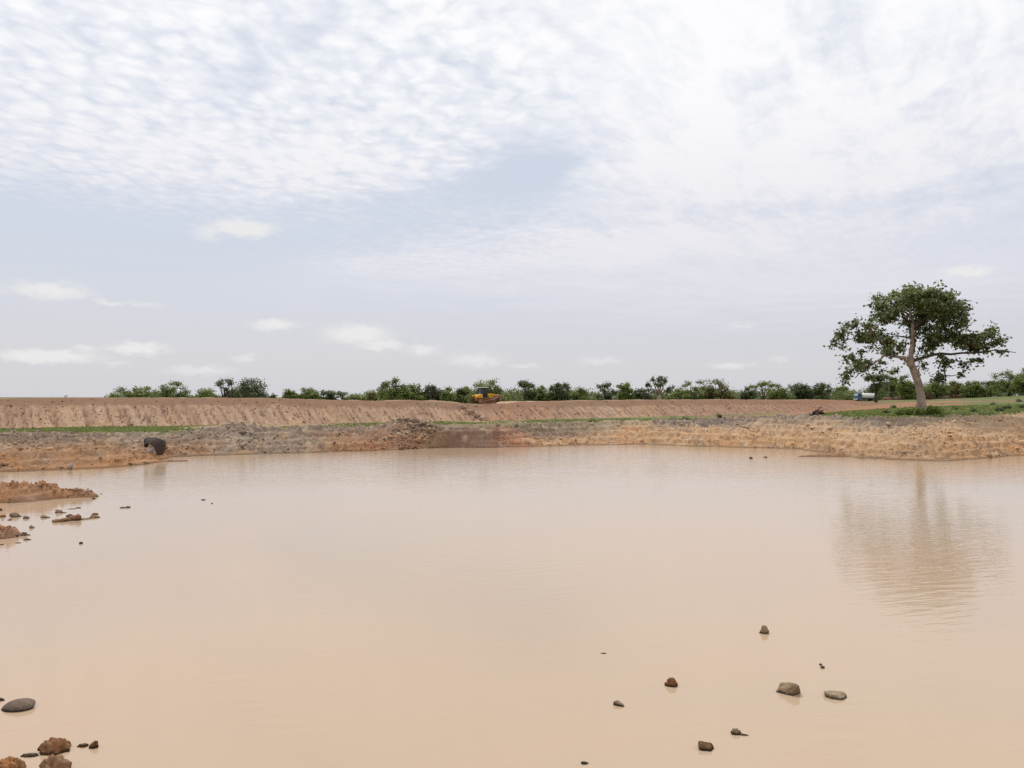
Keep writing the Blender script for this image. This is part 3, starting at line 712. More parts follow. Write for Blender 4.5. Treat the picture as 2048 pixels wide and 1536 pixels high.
def far_tree(i, cx, top, w, Y, kind, tone, label):
    rng = np.random.default_rng(100 + i)
    X = (cx - 1024) / F * Y; zb = ztop(X, Y) - 0.1; k = Y / F
    hgt = H - (top - Y0) * k - zb; wid = w * k
    root = empty('tree', (X, Y, zb)); tag(root, label, 'tree', 'trees beyond the dam')
    tr = MB(); bl = []
    def bough(c, r, m=5, flat=0.7, t0=0.0):
        for _ in range(m):
            o = rng.normal(size=3) * 0.48 * r; f = rng.uniform(0.35, 0.62) * r
            z = min(c[2] + o[2] * flat, hgt - f * flat * 0.9)
            bl.append((c[0] + o[0], c[1] + o[1], z, f, f, f * flat, t0 + rng.normal(0, 0.2)))
    lean = rng.normal(size=2) * 0.05 * wid
    tw = max(0.10, 0.022 * hgt + 0.02 * wid)
    if kind == 'baobab':
        tw *= 1.9; tr.tube([(0, 0, -.3), (0, 0, hgt * .30), (0, 0, hgt * .48)], [tw * 1.2, tw, tw * .7], 9)
        for a, l, zz in ((-1.0, .95, .80), (-.55, .8, .96), (-.1, .35, .95), (.3, .45, 1.0), (.62, .7, .9), (1.0, .95, .72), (.85, 1.0, .62), (-.8, .6, .62), (.05, -.6, .8), (-.3, -.9, .8)):
            y = rng.uniform(-.25, .25) * wid if l > 0 else l * .4 * wid
            e = np.array((a * wid * .46, y, hgt * zz * .97))
            tr.tube([(0, 0, hgt * .44), (e[0] * .45, e[1] * .45, hgt * (.46 + (zz - .46) * .35)), tuple(e)], [tw * .42, tw * .25, tw * .10], 6)
            bough(e + (0, 0, -.1), wid * .10, 3, .6); bough(e * (0.8, .8, 1) + (0, 0, -.05 * hgt), wid * .07, 2, .6)
        nl, ls = 1900, 0.38
    elif kind == 'acacia':
        for e in ((-.42, .2, .84), (-.15, -.2, .95), (.15, .1, .97), (.40, -.1, .88), (0, .35, .9)):
            tr.tube([(0, 0, -.2), (e[0] * wid * .15, e[1] * wid * .1, hgt * .42), (e[0] * wid * .9, e[1] * wid, hgt * e[2] * .96)], [tw, tw * .6, tw * .15], 6)
            bough((e[0] * wid * .95, e[1] * wid, hgt * e[2]), wid * .2, 5, .28)
        nl, ls = 1500, 0.34
    elif kind == 'trunked':
        tr.tube([(0, 0, -.3), (-.1, 0, hgt * .22), (.1, 0, hgt * .5)], [tw * 1.5, tw * 1.3, tw * .8], 8)
        for _ in range(12):
            a = rng.uniform(0, 6.283); rr = rng.random() ** .6 * .36 * wid
            bough((math.cos(a) * rr, math.sin(a) * rr, hgt * rng.uniform(.46, .92)), wid * .17, 5, .7)
        nl, ls = 3600, 0.38
    else:
        tr.tube([(0, 0, -.3), (lean[0] * .5, lean[1] * .5, hgt * .35), (lean[0], lean[1], hgt * .7)], [tw * 1.2, tw * .8, tw * .3], 7)
        if kind == 'dome':
            m = 9 + int(w / 7)
            for j in range(m):
                a = rng.uniform(0, 6.283); rr = math.sqrt(rng.random()) * .40 * wid
                dome = math.sqrt(max(0.05, 1 - (rr / (.5 * wid)) ** 2))
                zz = hgt * (0.14 + (0.80 * dome) * rng.uniform(0.35, 1.0))
                bough((math.cos(a) * rr, math.sin(a) * rr * .8, zz), min(wid * .19, hgt * .22), 5, .72, rng.normal(0, .12))
            for j in range(m):
                x = (rng.random() - .5) * .9 * wid
                bough((x, rng.uniform(-.3, .3) * wid, hgt * rng.uniform(.12, .5)), min(wid * .17, hgt * .22), 4, .72)
            bough((wid * rng.uniform(-.15, .15), 0, hgt * .93), min(wid * .16, hgt * .2), 4, .6, .1)
            nl = 4600 + int(w * 46); ls = 0.46
        elif kind == 'lobes':
            for j in range(5 + int(w / 14)):
                x = (rng.random() - .5) * .8 * wid
                bough((x, rng.uniform(-.3, .3) * wid, hgt * rng.uniform(.2, .62)), min(wid * .2, hgt * .2), 5, .75)
            for j, (x, zz) in enumerate(((-.26, .82), (.10, .93), (.30, .70), (-.36, .58), (.0, .74), (.36, .5))):
                e = (x * wid, rng.uniform(-.2, .2) * wid, hgt * zz)
                tr.tube([(lean[0] * .5, 0, hgt * .35), (e[0] * .6, e[1] * .6, hgt * zz * .7), e], [tw * .5, tw * .3, tw * .1], 5)
                bough(e, min(wid, hgt) * .17, 6, .62, rng.normal(0, .12))
            nl = 3200 + int(w * 30); ls = 0.46
        elif kind == 'flat':
            for j in range(7):
                a = rng.uniform(0, 6.283); rr = rng.random() ** .5 * .38 * wid
                e = (math.cos(a) * rr, math.sin(a) * rr, hgt * rng.uniform(.78, .93))
                tr.tube([(0, 0, hgt * .3), (e[0] * .4, e[1] * .4, hgt * .6), e], [tw * .5, tw * .3, tw * .1], 5)
                bough(e, wid * .16, 4, .4)
            for j in range(6): bough(((rng.random() - .5) * .7 * wid, rng.uniform(-.3, .3) * wid, hgt * rng.uniform(.2, .6)), wid * .2, 4, .6)
            nl = 2800 + int(w * 26); ls = 0.44
        else:                                                # 'open': loose, sky shows through
            for j in range(13):
                a = rng.uniform(0, 6.283); rr = rng.random() ** .5 * .44 * wid
                e = (math.cos(a) * rr, math.sin(a) * rr, hgt * rng.uniform(.45, .95))
                tr.tube([(0, 0, hgt * .25), (e[0] * .5, e[1] * .5, hgt * .25 + (e[2] - hgt * .25) * .6), e], [tw * .5, tw * .28, tw * .1], 5)
                bough(e, min(wid, hgt) * .11, 4, .6, rng.normal(0, .15))
            for j in range(6): bough(((rng.random() - .5) * .7 * wid, rng.uniform(-.3, .3) * wid, hgt * rng.uniform(.15, .4)), wid * .17, 4, .7)
            nl = 2300 + int(w * 20); ls = 0.42
    tr.build('trunk', M_BARK if kind == 'baobab' else M_BARK_DARK, root, smooth=True)
    V, f, col = leaves(rng, bl, nl, ls, GREENS[tone], droop=0.3, shell=0.5)
    mesh_np('crown', V, f, 4, M_LEAF, root, col)
for i, t in enumerate(TREES): far_tree(i, *t)
# the bush behind them, read as one mass
def far_wood():
    rng = np.random.default_rng(55); bl = []
    prof = ([690, 730, 760, 900, 1000, 1180, 1200, 1290, 1330, 1480, 1530, 1650, 1700, 1760, 1850, 1960, 2020, 2300], [794, 787, 783, 779, 777, 782, 779, 780, 778, 778, 777, 774, 779, 772, 769, 767, 762, 760])
    for _ in range(1100):
        px = rng.uniform(690, 2260); Y = rng.uniform(270, 350) if px < 1680 else rng.uniform(322, 365)
        top = H - (np.interp(px, *prof) + rng.normal(1.0, 3.0) - Y0) * Y / F
        X = (px - 1024) / F * Y; zb = float(np.interp(px, FPX, FZ[:, 2])); r = rng.uniform(1.0, 2.6)
        z = zb + (max(top, zb + 1.4) - zb) * rng.uniform(0.10, 1.0) - r * .5
        bl.append((X, Y, z, r * 1.25, r * 1.25, r * .72, rng.normal(0, .2)))
    for _ in range(60):                                     # low growth at the foot of the trees left of the bulldozer
        px = rng.uniform(215, 520); Y = rng.uniform(255, 275); r = rng.uniform(.9, 1.6)
        bl.append(((px - 1024) / F * Y, Y, 4.2 + rng.normal(0, .6), r * 1.3, r, r * .7, rng.normal(0, .2)))
    V, f, col = leaves(rng, bl, 120000, 0.62, ((80, 98, 54), (152, 166, 98), (166, 156, 108)), droop=0.2, shell=0.5)
    o = mesh_np('distant_bush', V, f, 4, M_LEAF, None, col); tag(o, 'dense green scrub filling in behind the separate trees', 'scrub', kind='stuff')
far_wood()
# ------------------------------------------------ shrubs and grass
def shrub(px, Y, w, h, tone, label, seed, group=None, n=420, z=None):
    rng = np.random.default_rng(seed); X = (px - 1024) / F * Y; zb = ztop(X, Y) if z is None else z
    k = Y / F; w, h = w * k, h * k; bl = []
    for _ in range(12):
        o = rng.uniform(-.5, .5, 2); bl.append((o[0] * w * .8, o[1] * w * .6, h * rng.uniform(.25, .72), w * .16, w * .16, h * .26, rng.normal(0, .2)))
    root = empty('shrub', (X, Y, zb - 0.03)); tag(root, label, 'shrub', group)
    s = MB()
    for b in bl[:6]: s.tube([(0, 0, -.1), (b[0] * .6, b[1] * .6, b[2] * .6), b[:3]], [.03, .02, .008], 4)
    s.build('stem', M_BARK_DARK, root)
    V, f, col = leaves(rng, bl, n, 0.22, GREENS[tone], droop=0.0, shell=.5)
    mesh_np('foliage', V, f, 4, M_LEAF, root, col)
shrub(1822, 99.0, 62, 16, 'bright', 'long low bright green bush at the left foot of the leaning trunk', 1, n=1700)
shrub(1864, 100.0, 44, 17, 'bright', 'bright green bush hugging the right foot of the leaning trunk', 2, n=1100)
SG = 'small bushes along the dam foot'
for i, (px, Y, w, h, t, l) in enumerate([
  (1255, 128, 22, 8, 'mid', 'widest small bush along the dam foot, in the grass below the bare limbed umbrella tree'),
  (1346, 132, 11, 8, 'dark', 'left one of two close dark bushes on the grass strip below the dam'),
  (1371, 133, 10, 8, 'dark', 'right one of two close dark bushes on the grass strip below the dam'),
  (1440, 136, 7, 11, 'olive', 'thin brownish twiggy bush upright at the dam foot'),
  (1184, 122, 9, 6, 'mid', 'little bush at the left end of the long grass strip below the dam'),
  (1482, 128, 9, 5, 'dark', 'low dark bush near the right end of the grass strip below the dam')]):
    shrub(px, Y, w, h, t, l, 10 + i, SG, 330)
SR = 'dark tussocks on the right hand field'
for i, (px, Y, w, h, l) in enumerate([
  (1772, 112, 12, 5, 'dark tussock on bright grass left of the big tree foot'),
  (1785, 150, 9, 4, 'dark tussock on the bare brown track left of the leaning trunk'),
  (1910, 118, 9, 4, 'small dark tussock right of the leaning trunk below the bare strip'),
  (1999, 108, 16, 6, 'widest dark tussock on the field, near the pale bank lip at right'),
  (2014, 118, 12, 7, 'dark tussock with a grey tip just behind the widest one'),
  (2044, 124, 10, 6, 'dark tussock cut by the right edge of the picture'),
  (2038, 175, 10, 6, 'dark tussock high on the field near the right edge'),
  (1948, 108, 8, 4, 'small tussock alone on the grass halfway to the right edge'),
  (1985, 150, 12, 3, 'flat dark tussock beside the bare red patch of the field')]):
    shrub(px, Y, w, h, 'dark', l, 30 + i, SR, 280)
def grass():
    rng = np.random.default_rng(3); n = 60000
    px = rng.uniform(-60, 2120, n); Y = rng.uniform(92, 150, n); X = (px - 1024) / F * Y
    Ky, Kz = kn(px); g = np.interp(px, *GRASS)
    w = fbm(X, Y, 0.22, 4, 5); nn = fbm(X, Y, 0.16, 4, 12); n2 = fbm(X, Y, 0.6, 3, 13)
    cov = sst(nn * 0.55 + n2 * 0.35 + g * 1.5 - 0.75, -0.25, 0.25)
    ok = (Y + w * 2 > Ky[4] - 1) & (rng.random(n) < cov * 0.95)
    q = (X * DN.x + Y * DN.y) - D0; ok &= q < -6.0
    px, Y, X = px[ok], Y[ok], X[ok]; n = len(X); z = height(X, Y)
    h = rng.uniform(.04, .14, n) * (1 + (rng.random(n) < .05) * 1.2); a = rng.uniform(0, 3.14159, n); b = rng.uniform(.08, .20, n)
    dx, dy = np.cos(a) * b, np.sin(a) * b; lx, ly = rng.normal(0, .06, n), rng.normal(0, .06, n)
    V = np.stack([np.stack([X - dx, Y - dy, z - .02], -1), np.stack([X + dx, Y + dy, z - .02], -1), np.stack([X + dx * .5 + lx, Y + dy * .5 + ly, z + h], -1), np.stack([X - dx * .9 + lx, Y - dy * .9 + ly, z + h * .8], -1)], 1).reshape(-1, 3)
    t = rng.random(n); c = lin_np(np.array((128, 144, 76.)) + np.array((50, 40, 34.)) * t[:, None]) * KA
    o = mesh_np('grass', V, np.arange(4 * n), 4, M_LEAF, None, np.repeat(c, 4, 0)); tag(o, 'short green grass on the flat between bank and dam', 'grass', kind='stuff')
grass()
# ================================================================== stones, clods, spoil
def ico(sub):
    import bmesh
    bm = bmesh.new(); bmesh.ops.create_icosphere(bm, subdivisions=sub, radius=1.0)
    v = np.array([p.co[:] for p in bm.verts]); f = np.array([[l.index for l in p.verts] for p in bm.faces]); bm.free(); return v, f
I1, I2, I4 = ico(1), ico(2), ico(4)
def n3(v, freq, seed):
    return (fbm(v[:, 0] + v[:, 2] * .7, v[:, 1] - v[:, 2] * .6, freq, 3, seed) + fbm(v[:, 1] + v[:, 0] * .3 + 4.1, v[:, 2] + v[:, 0] * .5, freq, 3, seed + 9)) * 0.5
def stone_shape(rng, dims, kind='stone', base=I4):
    v, f = base; v = v.copy(); s = int(rng.integers(1, 9999))
    if kind != 'clod':                                       # cut flat faces
        for _ in range(1 if kind == 'smooth' else 13 if kind == 'slab' else 11):
            d = rng.normal(size=3); d /= np.linalg.norm(d); lim = rng.uniform(.42, .80)
            p = v @ d; v -= np.maximum(0, p - lim)[:, None] * d
    r = 1 + n3(v * 1.0, 1.3, s) * (0.22 if kind != 'smooth' else .10) + n3(v, 4.0, s + 3) * (0.10 if kind != 'smooth' else .03)
    if kind == 'clod': r += (ridge(v[:, 0] * 3 + v[:, 2], v[:, 1] * 3 - v[:, 2] * 1.4, 1.1, 3, s + 5) - .55) * .75 + n3(v, 6.0, s + 6) * .30
    v = v * r[:, None]
    v = v / np.abs(v).max(0) * (np.array(dims) / 2)
    return v, f
def stone_col(v, rng, rgb, wetz):
    s = int(rng.integers(1, 9999)); n = n3(v * (1.5 / max(.1, np.abs(v).max())), 2.2, s)
    c = np.array(rgb, float) * (1 + n[:, None] * 0.28)
    c *= np.where(v[:, 2] < wetz + 0.035, 0.58, 1.0)[:, None]  # soaked just above the water
    return lin_np(np.clip(c, 8, 240)) * KA * 1.35
ROCKS = [ # px, contact row, w, h, kind, colour, label, tilt
 (1582,1388,57,36,'slab',(146,124,98),'largest grey brown slab of stone in the open water at right',-8),
 (1671,1396,48,27,'stone',(150,132,106),'tan grey humped stone just right of the largest slab in the water',-14),
 (1529,1266,20,21,'clod',(156,134,102),'small round tan stone alone in the water above the largest slab',0),
 (1343,1371,27,23,'clod',(140,92,56),'reddish crumbly peaked clod in the water left of the largest slab',0),
 (1240,1410,24,20,'stone',(150,130,108),'pale bent tan stone left below the reddish peaked clod',38),
 (1414,1497,37,23,'slab',(112,84,54),'dark brown pointed stone near the lower edge in the water',-10),
 (1471,1466,20,17,'clod',(132,114,90),'grey knobbly stone above and right of the dark brown pointed stone',0),
 (1487,1467,20,6,'stone',(140,122,100),'flat grey tail shaped stone beside the grey knobbly one',0),
 (1639,1328,7,5,'clod',(120,108,104),'upper one of two tiny grey crumbs above the tan grey humped stone',0),
 (1643,1334,10,7,'clod',(116,104,100),'lower one of two tiny grey crumbs above the tan grey humped stone',20),
 (1169,1524,18,8,'clod',(122,106,96),'small grey crumb in the water at the lower picture edge',-15),
 (1167,1541,15,9,'clod',(140,110,72),'ochre crumb cut by the lower picture edge below the grey crumb',0),
 (1206,1305,12,3,'stone',(104,90,78),'thin dark sliver floating alone in the middle of the water',0),
 (30,1420,66,33,'smooth',(116,100,86),'long smooth grey brown boulder at the left picture edge',16),
 (3,1400,16,10,'stone',(112,98,84),'small dark stone behind the long smooth boulder at the left edge',10),
 (104,1505,66,44,'clod',(134,92,56),'biggest crumbly brown clod in the lower left corner of the water',-6),
 (62,1510,36,12,'clod',(126,108,84),'flat grey clod touching the left side of the biggest brown clod',0),
 (167,1491,22,12,'clod',(118,92,54),'left low one of two small brown clods right of the biggest clod',15),
 (189,1493,19,20,'clod',(122,86,52),'right taller one of two small brown clods right of the biggest clod',-20),
 (103,1547,62,52,'clod',(150,114,80),'greyish broken clod below the biggest brown clod at the lower edge',0),
 (18,1550,56,44,'clod',(152,106,64),'orange crumbly clod in the very corner at lower left',0),
 (30,1034,27,11,'stone',(140,118,96),'largest grey stone off the small left mound, beside an orange rim',-6),
 (4,1034,14,7,'clod',(164,112,70),'orange lump at the left edge beside the largest grey stone',0),
 (2,1021,9,6,'stone',(110,92,78),'small dark stone at the left edge under the earth tongue',0),
 (52,1037,12,7,'clod',(132,112,98),'small double stone right of the largest grey stone',0),
 (20,1040,7,4,'stone',(112,94,84),'tiny dark stone just below the largest grey stone',0),
 (6,1040,4,2.4,'stone',(110,94,84),'tiniest dark pebble at the left edge below the orange lump',0),
 (89,1036,21,8,'stone',(140,120,100),'low rounded grey stone midway between the grey stone and the earth bar',0),
 (114,1026,17,9,'stone',(150,120,96),'pinkish peaked stone under the end of the earth tongue',8),
 (127,1026,12,3,'stone',(136,112,94),'flat sliver at the right of the pinkish peaked stone',0),
 (139,1034,17,8,'slab',(128,106,88),'dark stone with a raised spike above the earth bar',-12),
 (157,1016,9,4,'stone',(128,110,98),'tiny round stone farthest up below the tongue tip',0),
 (144,1018,15,2.2,'stone',(142,120,102),'thin flat sliver left of the tiny round stone',0),
 (111,1043,18,7,'clod',(142,118,98),'knobbly stone at the left end of the earth bar',0),
 (188,1030,17,6,'slab',(150,112,78),'upper orange slab stacked on the right end of the earth bar',0),
 (189,1035,19,6,'slab',(146,114,88),'lower flat slab under the orange one at the end of the earth bar',0),
 (62,1056,14,7,'stone',(134,116,94),'grey wedge stone alone left of the open water near the mound',0),
 (27,1064,14,7,'stone',(132,112,94),'grey stone sitting on top of the small left mound',0),
 (46,1071,16,9,'stone',(138,116,98),'grey stone just right of the small left mound',0),
 (58,1070,8,3,'stone',(134,112,94),'flat chip attached right of the grey stone by the mound',0),
 (54,1080,15,7,'stone',(146,112,88),'pinkish stone below the grey stone by the mound',0),
 (33,1074,9,3,'stone',(128,106,92),'flat dark chip at the tip of the small left mound',0),
 (37,1086,16,3,'stone',(140,112,92),'long thin chip in the water below the pinkish stone',0),
 (3,1089,9,3,'stone',(120,98,84),'thin dark chip at the left edge below the mound',0),
 (163,1087,8,5,'clod',(72,62,62),'small black crumb with a faint mirror image in the open water',0),
 (245,1016,14,5,'stone',(112,98,92),'left one of a pair of dark stones in the open water off the tongue',0),
 (257,1015,8,4,'stone',(112,98,92),'right one of a pair of dark stones in the open water off the tongue',0),
 (203,988,6,2,'stone',(104,90,84),'tiny dark chip off the tip of the earth tongue',0),
 (187,998,8,4,'stone',(110,90,78),'dark pebble at the very tip of the earth tongue',0),
 (406,1000,9,3,'stone',(104,92,88),'left one of two lonely dark chips in the water right of the tongue',0),
 (425,1007,6,3,'stone',(104,92,88),'right one of two lonely dark chips in the water right of the tongue',0),
 (1503,917,9,4,'stone',(96,82,76),'left one of two dark stones in the far water under the big tree side',0),
 (1531,915,8,3,'stone',(96,82,76),'right one of two dark stones in the far water under the big tree side',0),
]
for i, (px, py, w, h, kind, rgb, label, tilt) in enumerate(ROCKS):
    rng = np.random.default_rng(500 + i)
    X, Y = P(px, py); dist = math.hypot(Y, H); k = Y / F; W_ = w * k
    se = H / dist                                             # how much footprint shows as height in the picture
    hp = h * k; D_ = min(W_ * .8, hp / max(.05, se) * 0.6); z_ = max(0.3 * hp, hp - D_ * se * 0.9)
    v, f = stone_shape(rng, (W_ * 1.06, max(.03, D_), z_ * 2.1), kind, I4 if w > 12 else I2)
    if w <= 14: v[:, 2] *= 1.0
    a = R(tilt); v = np.stack([v[:, 0] * math.cos(a) - v[:, 2] * math.sin(a), v[:, 1], v[:, 0] * math.sin(a) * .6 + v[:, 2] * math.cos(a)], -1)
    gz = max(0.0, ztop(X, Y + D_ * .4))
    nm = 'clod' if kind == 'clod' else 'stone'
    o = mesh_np(nm, v, f, 3, M_CLOD, None, stone_col(v, rng, rgb, 0.0), smooth=(kind == 'smooth'), loc=(X, Y + D_ * .45, gz * .8))
    tag(o, label, 'clod of earth' if nm == 'clod' else 'stone', 'stones and clods standing in the pond')
def land_stone(px, py, w, h, rgb, label, Y, seed):
    rng = np.random.default_rng(seed); X = (px - 1024) / F * Y; k = Y / F
    v, f = stone_shape(rng, (w * k, w * k * .8, h * k * 1.3), 'stone'); z = ztop(X, Y)
    o = mesh_np('stone', v, f, 3, M_CLOD, None, stone_col(v, rng, rgb, -9), smooth=True, loc=(X, Y, max(z, H - (py - Y0) * k) + h * k * .2)); tag(o, label, 'stone')
land_stone(143, 935, 15, 13, (164, 146, 130), 'pale grey stone on the orange shore at left', 62.8, 901)

land_stone(677, 799, 13, 4, (220, 220, 224), 'small white slab lying on the dam crest below the flat dark treetop', 141.0, 903)
# loose broken earth lying all over the dug bank: nobody could count it
def clods():
    rng = np.random.default_rng(77); v0, f0 = I1; n = 34000
    px = rng.uniform(-50, 2110, n); Ky, Kz = kn(px); t = rng.random(n)
    Y = Ky[0] + 0.3 + (Ky[4] + 1 - Ky[0]) * t; X = (px - 1024) / F * Y
    ni = 1500; ks = rng.integers(0, 4, ni); tt = rng.random(ni)                 # and on the tongues of earth
    for j, kk in enumerate(ks):
        a_, b_ = SPITS[kk][0], SPITS[kk][1]; X[j] = a_[0] + (b_[0] - a_[0]) * tt[j] + rng.normal(0, .35) * SPITS[kk][3]; Y[j] = a_[1] + (b_[1] - a_[1]) * tt[j] + rng.normal(0, .35) * SPITS[kk][3]
    cl = fbm(X, Y, 0.4, 3, 401); cl[:ni] = .35; face = (px > 872) & (px < 990)
    heap = np.exp(-((px - 830) / 42) ** 2) * 1.2 + np.exp(-((px - 470) / 70) ** 2) * .3
    ok = (rng.random(n) < sst(cl + heap, -0.15, 0.6) * .75) & ~(face & (rng.random(n) < .9))
    X, Y, px = X[ok], Y[ok], px[ok]; hp = heap[ok]; n = len(X)
    z = height(X, Y); keep = z > 0.02; X, Y, px, hp, z = X[keep], Y[keep], px[keep], hp[keep], z[keep]; n = len(X); gc = ground_colour(X, Y, z)
    r = np.clip(rng.lognormal(-2.55, .55, n), .04, .42) * (1 + hp * .7); r = np.where(Y < 50, r * .55, r)
    A = rng.normal(size=(n, 3, 3)); Qm, _ = np.linalg.qr(A)
    jit = v0[None] * (1 + rng.normal(0, .16, (n, len(v0), 1)))
    V = np.einsum('nij,nvj->nvi', Qm, jit * rng.uniform(.6, 1.1, (n, 1, 3))) * r[:, None, None]
    V[..., 2] *= .75; V += np.stack([X, Y, z + r * .25], -1)[:, None]
    Fc = (f0[None] + (np.arange(n) * len(v0))[:, None, None]).reshape(-1)
    c = gc * rng.uniform(.95, 1.55, (n, 1)); g = c.mean(1, keepdims=True); c = g + (c - g) * rng.uniform(.85, 1.1, (n, 1))
    o = mesh_np('loose_clods', V.reshape(-1, 3), Fc, 3, M_CLOD, None, np.repeat(c, len(v0), 0)); tag(o, 'loose clods of dug earth strewn over the far bank', 'clods', kind='stuff')
    # a slip of stones on the dam and scattered crumbs down its slope
    n = 2600; s = np.concatenate([s_of(918) + rng.normal(0, .5, 260) , rng.uniform(s_of(0), s_of(1650), n - 260)]); q = np.concatenate([rng.uniform(-6.2, -.8, 260), rng.uniform(-7, -.2, n - 260)])
    s[:260] += (-q[:260]) * .55
    X, Y, z = dam_xyz(s, q); r = np.clip(rng.lognormal(-2.75, .5, n), .03, .3); r[:260] *= 2.2
    A = rng.normal(size=(n, 3, 3)); Qm, _ = np.linalg.qr(A)
    V = np.einsum('nij,nvj->nvi', Qm, v0[None] * (1 + rng.normal(0, .16, (n, len(v0), 1)))) * r[:, None, None] + np.stack([X, Y, z + r * .2], -1)[:, None]
    Fc = (f0[None] + (np.arange(n) * len(v0))[:, None, None]).reshape(-1)
    c = lin_np(np.array((188, 152, 124.)) + rng.normal(0, 16, (n, 1))) * KA
    o = mesh_np('slope_rubble', V.reshape(-1, 3), Fc, 3, M_CLOD, None, np.repeat(c, len(v0), 0)); tag(o, 'crumbs of earth and stone on the dam slope', 'rubble', kind='stuff')
clods()
# heaps of red earth and cleared brush at the wood's edge
def heap(px, Y, w, h, rgb, label, seed, top=None):
    rng = np.random.default_rng(seed); X = (px - 1024) / F * Y; k = Y / F
    v, f = I4; v = v.copy(); s = seed
    v = v * (1 + n3(v, 1.4, s)[:, None] * .5 + n3(v, 5.0, s + 2)[:, None] * .25)
    v *= np.array((w * k / 2, w * k * .3, h * k * .95)); z = ztop(X, Y)
    c = lin_np(np.clip(np.array(rgb, float) * (1 + n3(v, .8, s + 4)[:, None] * .5), 10, 230)) * KA
    o = mesh_np('spoil_heap', v, f, 3, M_CLOD, None, c, smooth=True, loc=(X, Y, z)); tag(o, label, 'earth heap', 'earth heaps by the wood')
heap(1776, 302, 22, 6, (132, 96, 78), 'low red heap just right of the tanker truck', 11)
heap(1800, 304, 28, 8, (120, 88, 72), 'broad dark red heap between the tanker truck and the leaning trunk', 12)
heap(1816, 300, 13, 15, (164, 116, 84), 'tallest orange heap left of the leaning trunk', 13)
heap(1868, 300, 12, 6, (164, 118, 92), 'small orange heap just right of the leaning trunk', 14)
heap(1892, 296, 26, 7, (120, 96, 78), 'flat grey brown heap between the orange heap and the brush heap', 15)
def brush(px, Y, w, h, rgb, label, seed, n=90, name='brush_heap', z=None):
    rng = np.random.default_rng(seed); X = (px - 1024) / F * Y; k = Y / F; w, h = w * k, h * k; b = MB()
    for _ in range(n):
        c = np.array((rng.normal(0, .2) * w, rng.normal(0, .2) * w, 0)); rr = min(1, abs(c[0]) / (w * .5))
        c[2] = rng.random() * h * .75 * (1 - rr) + .02; d = rng.normal(size=3); d[2] = abs(d[2]) * .5; d /= np.linalg.norm(d)
        L = w * rng.uniform(.12, .32); m = c + d * L * .5 + rng.normal(0, .06, 3) * L; e = c + d * L; e[2] = min(max(e[2], .02), h); r = w * rng.uniform(.006, .016)
        b.tube([c, m, e], [r * 1.5, r, r * .5], 5)
    o = b.build(name, simple_mat(name + '_wood', rgb, .6, .9, .4, 3.0), None, (X, Y, ztop(X, Y) if z is None else z)); tag(o, label, 'brushwood')
brush(1852, 288, 34, 13, (98, 62, 52), 'dark red brown heap of cleared brush behind the leaning trunk', 21, 130)
brush(1913, 294, 27, 9, (120, 78, 64), 'reddish brush heap at the wood edge right of the leaning trunk', 22, 110)
# the dead root tangle by the bank lip
def dead_roots():
    X, Y = (1634 - 1024) / F * 106, 106.0; z = ztop(X, Y); k = Y / F; rng = np.random.default_rng(9)
    def q(cx, cy, dy=0.): return Vector(((cx - 530) / 10.24 * k, dy, (436 - cy) / 10.24 * k))
    root = empty('dead_stump', (X, Y, z - .02)); tag(root, 'blackened dead stump with tangled roots lying on the bank lip', 'stump')
    m = simple_mat('dead_wood', (70, 58, 52), .55, .9, .35, 4.0)
    MB().tube([q(420, 425), q(470, 395), q(530, 375), q(600, 380), q(660, 400)], [.10, .22, .30, .26, .12], 8).build('log', m, root, smooth=True)
    MB().tube([q(480, 420, -.2), q(540, 380, -.3), q(600, 345, -.3), q(640, 335, -.3)], [.16, .15, .12, .05], 7).build('log', simple_mat('split_wood', (120, 98, 78), .55, .9, .3, 4), root, smooth=True)
    for pts in ([(500, 380), (530, 310), (560, 285), (605, 262)], [(620, 400), (650, 350), (690, 312)], [(560, 370), (545, 320), (600, 270), (640, 275)], [(470, 390), (410, 360), (440, 340)], [(420, 410), (380, 395), (370, 380)],
                [(640, 420), (660, 380), (655, 340)], [(430, 430), (340, 445), (270, 440), (225, 405)], [(520, 430), (560, 400), (520, 350)], [(660, 410), (690, 405), (700, 395)], [(450, 420), (440, 380), (500, 330), (520, 300)]):
        MB().tube([q(x, y, rng.uniform(-.4, .4)) for x, y in pts], [.07] + [.05] * (len(pts) - 2) + [.02], 6).build('root', m, root, smooth=True)
dead_roots()
def dead_twig(px, Y, w, h, label, seed, z):
    rng = np.random.default_rng(seed); k = Y / F; b = MB()
    for j in range(4): b.tube([(0, 0, -.1), (rng.normal(0, .2) * w * k, 0, h * k * .5), (rng.uniform(-.5, .5) * w * k, rng.normal(0, .1), h * k * rng.uniform(.6, 1))], [.05, .04, .015], 5)
    o = b.build('dead_twig', M_BARK, None, ((px - 1024) / F * Y, Y, z)); tag(o, label, 'twig')
def on_dam(px, q):
    s = s_of(px); x, y, z = dam_xyz(np.array([s]), np.array([q])); return float(x[0]), float(y[0]), float(z[0])
x, y, z = on_dam(131, .5); dead_twig(1024 + F * x / y, y, 12, 6, 'bare dead twig sticking up from the dam crest at far left', 5, z)
x, y, z = on_dam(938, 4.4)
b = MB()
for j, (a0, l) in enumerate(((.35, 1.5), (.55, 1.3), (.2, 1.0))): b.tube([(-.6 + j * .35, .1 * j, .75), (-.6 + j * .35 + math.cos(a0) * l, .1 * j, .75 - math.sin(a0) * l)], [.07, .05], 6)
tag(b.build('broken_branch', simple_mat('branch_wood', (74, 58, 50), .6, .9), None, (x, y, z), True), 'dark broken branches on the sand heap behind the bulldozer ripper', 'branch')
